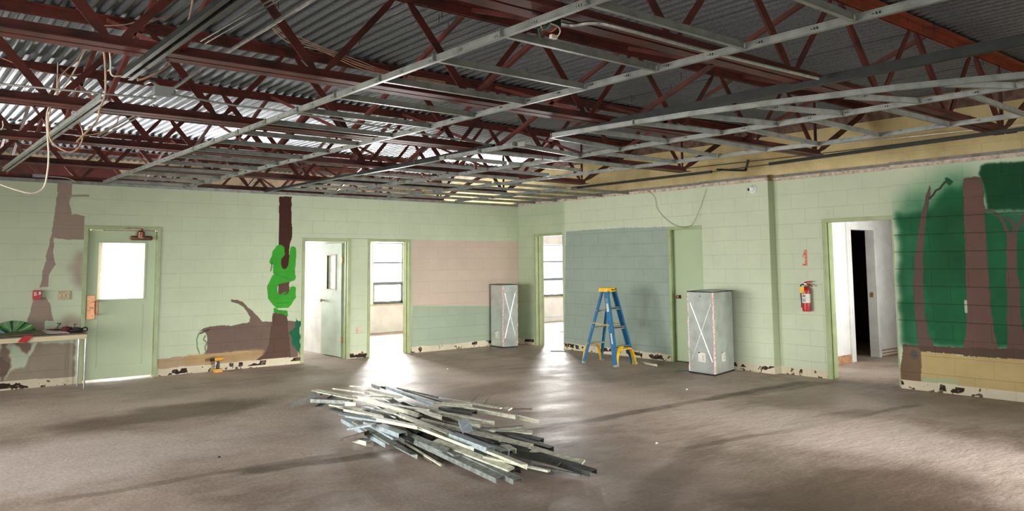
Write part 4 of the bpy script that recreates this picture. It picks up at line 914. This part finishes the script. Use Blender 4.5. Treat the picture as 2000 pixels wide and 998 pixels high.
# ------------------------------------------------------------------ table at far left with odds and ends
tb = empty('folding_table', (-8.5, -.3, 0)); tag(tb, 'narrow folding table with brown top and cream edge against the wall at far left', 'table')
yF, yK = -.47, -.08; xe = hit(171, 652, 1, yF).x; zt_t = hit(171, 650, 1, yF).z; xw = -10.2; zb_t = hit(171, 660, 1, yF).z
zt_t = max(.68, zt_t)
def TB(m, name, mt, bevel=0, smooth=False): o = m.build(name, mt, tb, bevel=bevel, smooth=smooth); o.location = (8.5, .3, 0); return o
m = MB(); m.box(xw, xe, yF, yK, zt_t-.018, zt_t); TB(m, 'tabletop', MT['tabletop'], .003)
m = MB(); m.box(xw, xe-.005, yF+.004, yF+.02, zt_t-.075, zt_t-.018); m.box(xe-.02, xe-.005, yF+.02, yK, zt_t-.075, zt_t-.018); TB(m, 'apron', MT['cream'])
for (a, b) in ((xe-.014, yF+.02), (xe-.03, yK-.03), (xw+.06, yF+.02), (xw+.06, yK-.03)):
    m = MB(); m.tube([(a, b, 0), (a, b, zt_t-.02)], .013, 10); TB(m, 'leg', MT['chrome'], smooth=True)
zt = zt_t
def on(px, y=-.3): return hit(px, 650, 1, y).x
# green paper fan
c = Vector((hit(25, 648, 1, -.22).x, -.22, zt+.002)); fan = MB(); nrib = 9; R_ = .21
fv = []; 
for i in range(nrib*2+1):
    a = math.radians(8+164*i/(nrib*2)); rr = R_; fv.append((c+Vector((math.cos(a)*.03, .006*(i % 2), math.sin(a)*.03)), c+Vector((math.cos(a)*rr*1.25, .02*(i % 2)-.0, math.sin(a)*rr*.86))))
fo = empty('paper_fan', c); tag(fo, 'open green pleated paper fan standing on the table', 'fan')
m = MB(); m2 = MB()
for i in range(nrib*2):
    mm = m2 if i % 4 == 3 else m
    a0, a1 = fv[i]; b0, b1 = fv[i+1]; k_ = Vector((0, .002, 0)); mm.add([a0, a1, b1, b0, a0+k_, a1+k_, b1+k_, b0+k_], [(0, 1, 2, 3), (7, 6, 5, 4), (0, 4, 5, 1), (1, 5, 6, 2), (2, 6, 7, 3), (3, 7, 4, 0)])
for mm, mt in ((m, MT['green']), (m2, MT['fangreen'])): o = mm.build('pleats', mt, fo); o.location = -c
x_ = on(3, -.28); m = MB(); m.add([(x_-.25, -.3, zt+.002), (x_+.09, -.3, zt+.004), (x_-.02, -.22, zt+.085), (x_-.25, -.2, zt+.12), (x_-.25, -.29, zt), (x_+.09, -.29, zt+.001), (x_-.02, -.21, zt+.08), (x_-.25, -.19, zt+.115)], [(0, 1, 2, 3), (7, 6, 5, 4), (0, 4, 5, 1), (1, 5, 6, 2), (2, 6, 7, 3), (3, 7, 4, 0)])
tag(m.build('blue_card', MT['bluefab']), 'pale blue card leaning on the table at the left edge', 'card')
x_ = on(35, -.33); m = MB(); m.add([(x_-.28, -.42, zt+.002), (x_+.30, -.42, zt+.006), (x_+.26, -.2, zt+.03), (x_-.2, -.2, zt+.03), (x_-.28, -.42, zt+.012), (x_+.30, -.42, zt+.016), (x_+.26, -.2, zt+.05), (x_-.2, -.2, zt+.05)], [(3, 2, 1, 0), (4, 5, 6, 7), (0, 1, 5, 4), (1, 2, 6, 5), (2, 3, 7, 6), (3, 0, 4, 7)])
tag(m.build('folded_sheet', mat('olive_sheet', (104, 100, 74), .7)), 'crumpled olive sheet lying flat in front of the green fan', 'sheet')
x_ = on(100, -.3); m = MB(); m.add([(x_-.16, -.38, zt+.010), (x_+.19, -.40, zt+.004), (x_+.15, -.18, zt+.022), (x_-.14, -.17, zt+.045), (x_-.16, -.38, zt+.014), (x_+.19, -.40, zt+.008), (x_+.15, -.18, zt+.026), (x_-.14, -.17, zt+.049)], [(3, 2, 1, 0), (4, 5, 6, 7), (0, 1, 5, 4), (1, 2, 6, 5), (2, 3, 7, 6), (3, 0, 4, 7)])
tag(m.build('paper_booklet', MT['paper']), 'off-white booklet lying open on the table', 'booklet')
def blob(name, x, y, r, sx, sy, sz, mt, label, cat):
    bm = bmesh.new(); bmesh.ops.create_icosphere(bm, subdivisions=3, radius=r)
    for v in bm.verts:
        k_ = 1+.22*math.sin(v.co.x*90+v.co.y*60)*math.cos(v.co.z*80+1)+random.uniform(-.04, .04); v.co = Vector((v.co.x*sx*k_, v.co.y*sy*k_, max(v.co.z*sz*k_, -r*sz*.7)))
    me = bpy.data.meshes.new(name); bm.to_mesh(me); bm.free(); me.materials.append(mt); me.polygons.foreach_set('use_smooth', [True]*len(me.polygons))
    o = bpy.data.objects.new(name, me); C.objects.link(o); o.location = (x, y, zt+r*sz*.7); tag(o, label, cat); return o
blob('dark_cloth', on(104, -.18), -.16, .05, 2.0, .9, .62, MT['drk'], 'dark reddish rag behind the booklet on the table', 'rag')
blob('red_pouch', on(130, -.22), -.22, .05, 1.25, .9, .95, MT['drk'], 'dark red rounded pouch among the clutter on the table', 'pouch')
blob('black_glove', on(150, -.25), -.26, .045, 1.6, 1, .85, MT['rubber'], 'black crumpled glove near the right end of the table', 'glove')
x_ = on(160, -.27); m = MB(); m.tube(smoothpath([(x_-.02, -.27, zt+.02), (x_+.02, -.27, zt+.055), (x_+.055, -.27, zt+.05), (x_+.06, -.27, zt+.015), (x_+.02, -.27, zt+.01)], 5), .009, 7); tag(m.build('tape_ring', MT['rubber'], smooth=True), 'dark ring-shaped handle at the right end of the table clutter', 'tool')
x_ = on(113, -.2); m = MB(); m.tube(smoothpath([(x_-.02, -.2, zt+.02), (x_, -.2, zt+.09), (x_+.03, -.2, zt+.115), (x_-.015, -.2, zt+.12)], 4), .006, 6); m.tube([(x_+.19, -.2, zt+.05), (x_+.19, -.2, zt+.10)], .004, 6); m.bar((x_+.17, -.2, zt+.10), (x_+.215, -.2, zt+.10), .008); tag(m.build('bent_hook', MT['black'], smooth=True), 'thin dark wire hooks sticking up from the table clutter', 'hook')
a, b = hit(42, 655, 1, yF-.002), hit(62, 652, 1, yF-.002); m = MB(); zl = zt-.078
m.add([(a.x+.02, yF-.004, zt+.002), (b.x+.02, yF-.004, zt+.002), (b.x-.05, yF-.004, zl), (a.x-.04, yF-.004, zl+.01), (a.x+.02, yF, zt+.002), (b.x+.02, yF, zt+.002), (b.x-.05, yF, zl), (a.x-.04, yF, zl+.01), (a.x+.05, yF+.08, zt+.003), (b.x+.04, yF+.08, zt+.003)], [(3, 2, 1, 0), (4, 5, 6, 7), (0, 1, 5, 4), (1, 2, 6, 5), (2, 3, 7, 6), (3, 0, 4, 7), (4, 5, 9, 8)])
tag(m.build('red_ribbon', MT['redpl']), 'red ribbon hanging over the cream edge of the table', 'ribbon')
# ------------------------------------------------------------------ cordless drill standing by the wall
dr = empty('cordless_drill', (-5.80, -.14, 0)); tag(dr, 'yellow and black cordless drill standing on its battery by the wall', 'drill')
MT['dyel'] = mat('drill_yellow', (214, 160, 60), .45, 0, .2, 60)
m = MB(); m.box(-.055, .06, -.04, .04, 0, .05); m.build('battery', MT['dyel'], dr, bevel=.006)
m = MB(); m.prism([(-.022, -.02), (.022, -.02), (.022, .02), (-.022, .02)], (.0, 0, .05), (.0, 0, .16), (0, 1, 0)); m.build('grip', MT['black'], dr, bevel=.006)
m = MB(); m.tube([(-.05, 0, .185), (-.045, 0, .185), (.04, 0, .19), (.075, 0, .192)], [.026, .032, .034, .026], 14); m.build('motor_housing', MT['dyel'], dr, smooth=True)
m = MB(); m.tube([(-.05, 0, .185), (-.10, 0, .183), (-.115, 0, .182)], [.022, .02, .012], 12); m.build('chuck', MT['black'], dr, smooth=True)
m = MB(); m.box(-.035, -.022, -.008, .008, .115, .15); m.build('trigger', MT['alu'], dr)
# ------------------------------------------------------------------ pile of ceiling grid scrap
G = 'metal strips in the scrap pile'
SH = {'T': [(-.028, 0), (.028, 0), (.028, .003), (.002, .004), (.002, .040), (-.002, .040), (-.002, .004), (-.028, .003)],
      'L': [(-.034, 0), (.036, 0), (.036, .003), (-.031, .003), (-.031, .040), (-.034, .040)],
      'U': [(-.040, 0), (.040, 0), (.040, .036), (.037, .036), (.037, .003), (-.037, .003), (-.037, .036), (-.040, .036)],
      'F': [(-.032, 0), (.032, 0), (.032, .014), (-.032, .014)],
      'S': [(-.008, 0), (.008, 0), (.008, .012), (-.008, .012)]}
def strip(a, b, sh, mt, label, tilt=0, zoff=0):
    a, b = Vector(a), Vector(b); mid = (a+b)/2; m = MB(); d = (b-a).normalized(); side = d.cross(Vector((0, 0, 1))).normalized(); up = side.cross(d)
    u2 = up*math.cos(tilt)+side*math.sin(tilt); flip = [(x, -y) for x, y in SH[sh]] if sh in 'TUL' else SH[sh]
    dz = .036 if sh in 'TUL' else 0
    n = max(1, int((b-a).length/.5)); sag = .0
    m.prism(flip, a+Vector((0, 0, dz)), b+Vector((0, 0, dz)), u2)
    # slots punched near the ends
    o = m.build('metal_strip', MT[mt], loc=mid); tag(o, label, 'metal strip', G); return o
Zc = lambda x, y, z: fl(540+x/3.077, 730+y/3.077, z)
STR = [ # x0,y0,x1,y1,z0,z1,shape,material,label   (read in the close-up of the pile)
 (85, 200, 265, 128, .01, .14, 'U', 'debris3', 'dark strip sticking out furthest at the left of the pile'),
 (235, 217, 348, 138, .01, .15, 'L', 'debris3', 'short dark strip crossing down to the floor beside the leftmost one'),
 (215, 170, 450, 180, .12, .12, 'U', 'debris2', 'flat grey strip lying crosswise at the left end'),
 (225, 116, 470, 165, .17, .15, 'L', 'debris', 'cream strip with grey flank at the upper left end'),
 (350, 95, 545, 122, .17, .19, 'F', 'debris', 'cream strip along the upper left edge of the pile'),
 (450, 78, 665, 96, .10, .12, 'F', 'debris', 'pale strip at the very back of the pile, left'),
 (540, 104, 745, 148, .20, .20, 'F', 'debris', 'cream strip near the top back, ending under the notch'),
 (590, 78, 640, 96, .16, .16, 'U', 'debris2', 'short channel offcut at the back of the pile'),
 (645, 84, 925, 192, .20, .17, 'L', 'debris4', 'silvery strip slanting down the back of the pile'),
 (735, 92, 990, 150, .10, .12, 'F', 'debris2', 'grey strip at the back, right of the silvery one'),
 (770, 100, 1025, 176, .07, .07, 'F', 'debris3', 'dark strip at the back edge of the pile'),
 (1000, 152, 1352, 212, .05, .02, 'F', 'debris', 'long cream strip at the back right edge'),
 (1370, 211, 1406, 217, .02, .02, 'F', 'debris', 'tiny cream offcut at the end of the back right strip'),
 (1406, 217, 1535, 216, .01, .01, 'S', 'debris5', 'thin dark rod pointing right at the back of the pile'),
 (920, 195, 1175, 214, .15, .12, 'L', 'debris', 'cream strip crossing the back middle'),
 (1120, 215, 1430, 272, .12, .07, 'L', 'debris', 'broad cream strip reaching out to the right back'),
 (1450, 272, 1567, 300, .06, .04, 'L', 'debris', 'cream offcut furthest right at the back'),
 (475, 154, 840, 258, .22, .20, 'L', 'debris', 'long cream strip on the crest of the pile, left'),
 (600, 178, 905, 226, .19, .19, 'F', 'debris', 'cream strip just behind the crest'),
 (560, 143, 700, 150, .18, .19, 'F', 'debris', 'whitish strip with a lifted end at the back left'),
 (330, 190, 560, 232, .13, .14, 'F', 'debris', 'cream strip at the left flank'),
 (405, 192, 470, 193, .20, .20, 'L', 'debris', 'short cream offcut lying on the left crest'),
 (385, 224, 625, 278, .17, .19, 'L', 'debris', 'cream strip below the offcut at the left'),
 (332, 216, 520, 262, .10, .12, 'F', 'debris3', 'dark strip poking out at the left flank'),
 (392, 264, 640, 302, .14, .18, 'L', 'debris4', 'bluish white strip at the front left corner'),
 (440, 333, 585, 310, .16, .22, 'F', 'debris4', 'white strip lying across the front left corner'),
 (412, 288, 680, 440, .05, .05, 'U', 'debris4', 'blue-grey channel along the front left edge'),
 (475, 290, 700, 425, .09, .09, 'F', 'debris2', 'grey strip beside the blue-grey channel'),
 (540, 300, 720, 400, .13, .13, 'F', 'debris4', 'blue-grey strip under the crinkled foil piece'),
 (390, 415, 540, 372, .01, .09, 'U', 'debris5', 'brown channel propped on the front left edge'),
 (480, 407, 562, 430, .012, .012, 'U', 'debris', 'short white offcut lying alone on the floor before the pile'),
 (620, 330, 760, 382, .17, .16, 'U', 'debris4', 'crinkled shiny piece in the front left part'),
 (585, 285, 830, 335, .24, .23, 'L', 'debris', 'cream strip on the front crest, upper piece'),
 (650, 235, 716, 260, .23, .23, 'L', 'debris', 'short cream offcut on the middle crest'),
 (830, 330, 1170, 462, .22, .17, 'L', 'debris', 'cream strip continuing the front crest'),
 (715, 256, 1047, 388, .22, .20, 'L', 'debris', 'long cream strip across the middle of the pile'),
 (1040, 390, 1492, 575, .19, .10, 'L', 'debris', 'long cream strip running to the front right'),
 (1250, 505, 1637, 592, .12, .06, 'F', 'debris', 'cream strip ending at the front right'),
 (860, 300, 1532, 460, .20, .10, 'L', 'debris', 'very long cream strip in the right half'),
 (850, 238, 972, 280, .21, .21, 'L', 'debris', 'cream strip end at the centre notch'),
 (980, 252, 1302, 310, .19, .14, 'L', 'debris', 'cream strip right of the centre notch'),
 (1090, 292, 1207, 328, .16, .15, 'L', 'debris', 'short cream strip right of centre'),
 (1122, 300, 1152, 375, .24, .18, 'U', 'debris4', 'short bluish offcut standing crosswise on the right half'),
 (1215, 338, 1480, 318, .14, .15, 'S', 'debris5', 'upper of two thin rods across the right half'),
 (1225, 343, 1475, 326, .13, .14, 'S', 'debris2', 'lower of two thin rods across the right half'),
 (1240, 338, 1537, 358, .11, .09, 'F', 'debris', 'cream strip end at the right, below the thin rods'),
 (1270, 352, 1592, 420, .08, .05, 'U', 'debris3', 'dark channel ending at the right side'),
 (1225, 335, 1540, 385, .10, .06, 'F', 'debris2', 'grey strip end at the right side'),
 (1250, 350, 1480, 425, .13, .10, 'F', 'debris2', 'grey strip under the long cream one at right'),
 (1400, 395, 1652, 468, .07, .04, 'L', 'debris3', 'dark strip end furthest right in the middle'),
 (1420, 462, 1905, 612, .06, .02, 'U', 'debris3', 'wide dark channel reaching furthest to the right'),
 (1420, 480, 1700, 548, .10, .06, 'F', 'debris3', 'dark strip just behind the wide dark channel'),
 (1530, 468, 1845, 538, .08, .04, 'F', 'debris', 'cream strip ending near the far right tip'),
 (1560, 560, 1820, 615, .02, .015, 'F', 'debris2', 'thin grey strip on the floor under the right tip'),
 (1060, 384, 1287, 470, .21, .18, 'U', 'debris4', 'blue-grey channel in the right middle'),
 (1290, 462, 1372, 492, .14, .13, 'U', 'debris2', 'grey offcut beside the blue-grey channel'),
 (1370, 455, 1415, 482, .13, .12, 'U', 'debris', 'tiny cream end piece in the right middle'),
 (800, 395, 1348, 652, .08, .03, 'U', 'debris2', 'long grey channel along the front edge'),
 (1000, 440, 1452, 662, .09, .03, 'U', 'debris2', 'long darker grey channel ending at the very front'),
 (800, 375, 1020, 468, .15, .13, 'F', 'debris2', 'weathered grey strip in the front middle'),
 (1010, 455, 1090, 498, .12, .11, 'F', 'debris2', 'weathered grey offcut in the front middle'),
 (955, 408, 1412, 580, .15, .08, 'F', 'debris', 'thin cream strip above the long grey channels'),
 (1180, 520, 1445, 605, .05, .04, 'U', 'debris3', 'dark strip end at the front'),
 (690, 438, 828, 512, .04, .02, 'L', 'debris2', 'grey strip at the front left, ending on the floor'),
 (740, 400, 992, 555, .06, .015, 'S', 'debris', 'thin cream rod at the front'),
 (770, 420, 960, 530, .04, .015, 'F', 'debris5', 'brown strip at the front beside the thin cream rod'),
 (740, 385, 800, 425, .14, .12, 'U', 'debris3', 'dark lump of bent strip ends in the front left'),
 (990, 218, 1190, 248, .10, .10, 'U', 'debris3', 'dark channel in the hollow of the back right'),
 (690, 160, 760, 215, .17, .17, 'F', 'debris2', 'grey strip slanting in the back left gap'),
 (600, 150, 710, 205, .15, .16, 'F', 'debris2', 'grey strip in the gap left of the crest'),
 (530, 205, 700, 250, .16, .17, 'F', 'debris2', 'grey-cream strip in the left middle'),
]
for (a, b, c_, d_, z0, z1, sh, mt, lab) in STR:
    strip(Zc(a, b, z0), Zc(c_, d_, z1), sh, mt, lab, random.uniform(-.25, .25) if sh != 'U' else random.uniform(-.1, .1))
# the buried ones nothing tells apart
ca = Zc(640, 200, .05); cb = Zc(1300, 470, .05); ax_ = (cb-ca); 
for i in range(88):
    t = random.uniform(.08, .95); s_ = max(-.36, min(.36, random.gauss(0, .17))); base = ca.lerp(cb, t); dirn = ax_.normalized(); ang = random.gauss(0, .10); dd = Vector((dirn.x*math.cos(ang)-dirn.y*math.sin(ang), dirn.x*math.sin(ang)+dirn.y*math.cos(ang), 0))
    nn = Vector((-dirn.y, dirn.x, 0)); L_ = random.uniform(.35, .75); ctr = base+nn*s_; zz = .01+.13*max(0, 1-abs(s_)/.45)*random.random()*(1-abs(t-.4))
    e = min(L_, 1.0)
    o = strip((ctr.x-dd.x*e*.6, ctr.y-dd.y*e*.6, zz+random.uniform(0, .02)), (ctr.x+dd.x*e*.6, ctr.y+dd.y*e*.6, zz), random.choice('TLFU'), random.choice(['debris2', 'debris3', 'debris2', 'debris', 'debris5', 'debris4']), '', random.uniform(-.4, .4))
    nm = {'debris': 'cream', 'debris2': 'grey', 'debris3': 'dark', 'debris4': 'blue-grey', 'debris5': 'brown'}[o.data.materials[0].get('k', 'debris2')]
    o['label'] = nm+' metal strip buried inside the scrap pile under the others'
    o['group'] = 'buried '+nm+' strips of the scrap pile'
# loose bits on the floor
for (a, b, mt, lab, r_) in (((1255, 711), (1280, 716), 'debris', 'pale strip on the floor right of the stepladder', 'L'), ((1075, 686), (1112, 686), 'debris2', 'grey strip lying before the doorway near the corner', 'F'), ((1322, 727), (1352, 727), 'debris3', 'dark thin strip beside the right cabinet', 'F')):
    o = strip(fl(*a), fl(*b), r_, mt, lab); o['group'] = 'loose strips on the floor'
m = MB(); m.tube(smoothpath([fl(916, 789, .005), fl(930, 776, .06), fl(938, 768, .10)], 4), .003, 5); tag(m.build('wire_offcut', MT['black']), 'thin dark wire sticking up behind the pile', 'wire')
m = MB(); m.tube(smoothpath([fl(945, 790, .005), fl(951, 782, .04), fl(954, 778, .05)], 4), .0025, 5); tag(m.build('wire_offcut', MT['black']), 'second, shorter dark wire sticking up behind the pile', 'wire')
for (a, lab) in (((428, 893), 'small dark chip on the floor at the lower left'), ((1282, 866), 'small white chip on the floor right of the pile'), ((1341, 761), 'white chip on the floor before the right cabinet'), ((874, 721), 'pale chip on the floor before the middle doorways')):
    p = fl(*a); m = MB(); m.add([(p.x-.015, p.y, 0), (p.x+.012, p.y-.012, 0), (p.x+.006, p.y+.014, 0), (p.x, p.y, .012)], [(0, 2, 1), (0, 1, 3), (1, 2, 3), (2, 0, 3)]); tag(m.build('floor_chip', MT['debris' if 'dark' not in lab else 'black']), lab, 'chip')
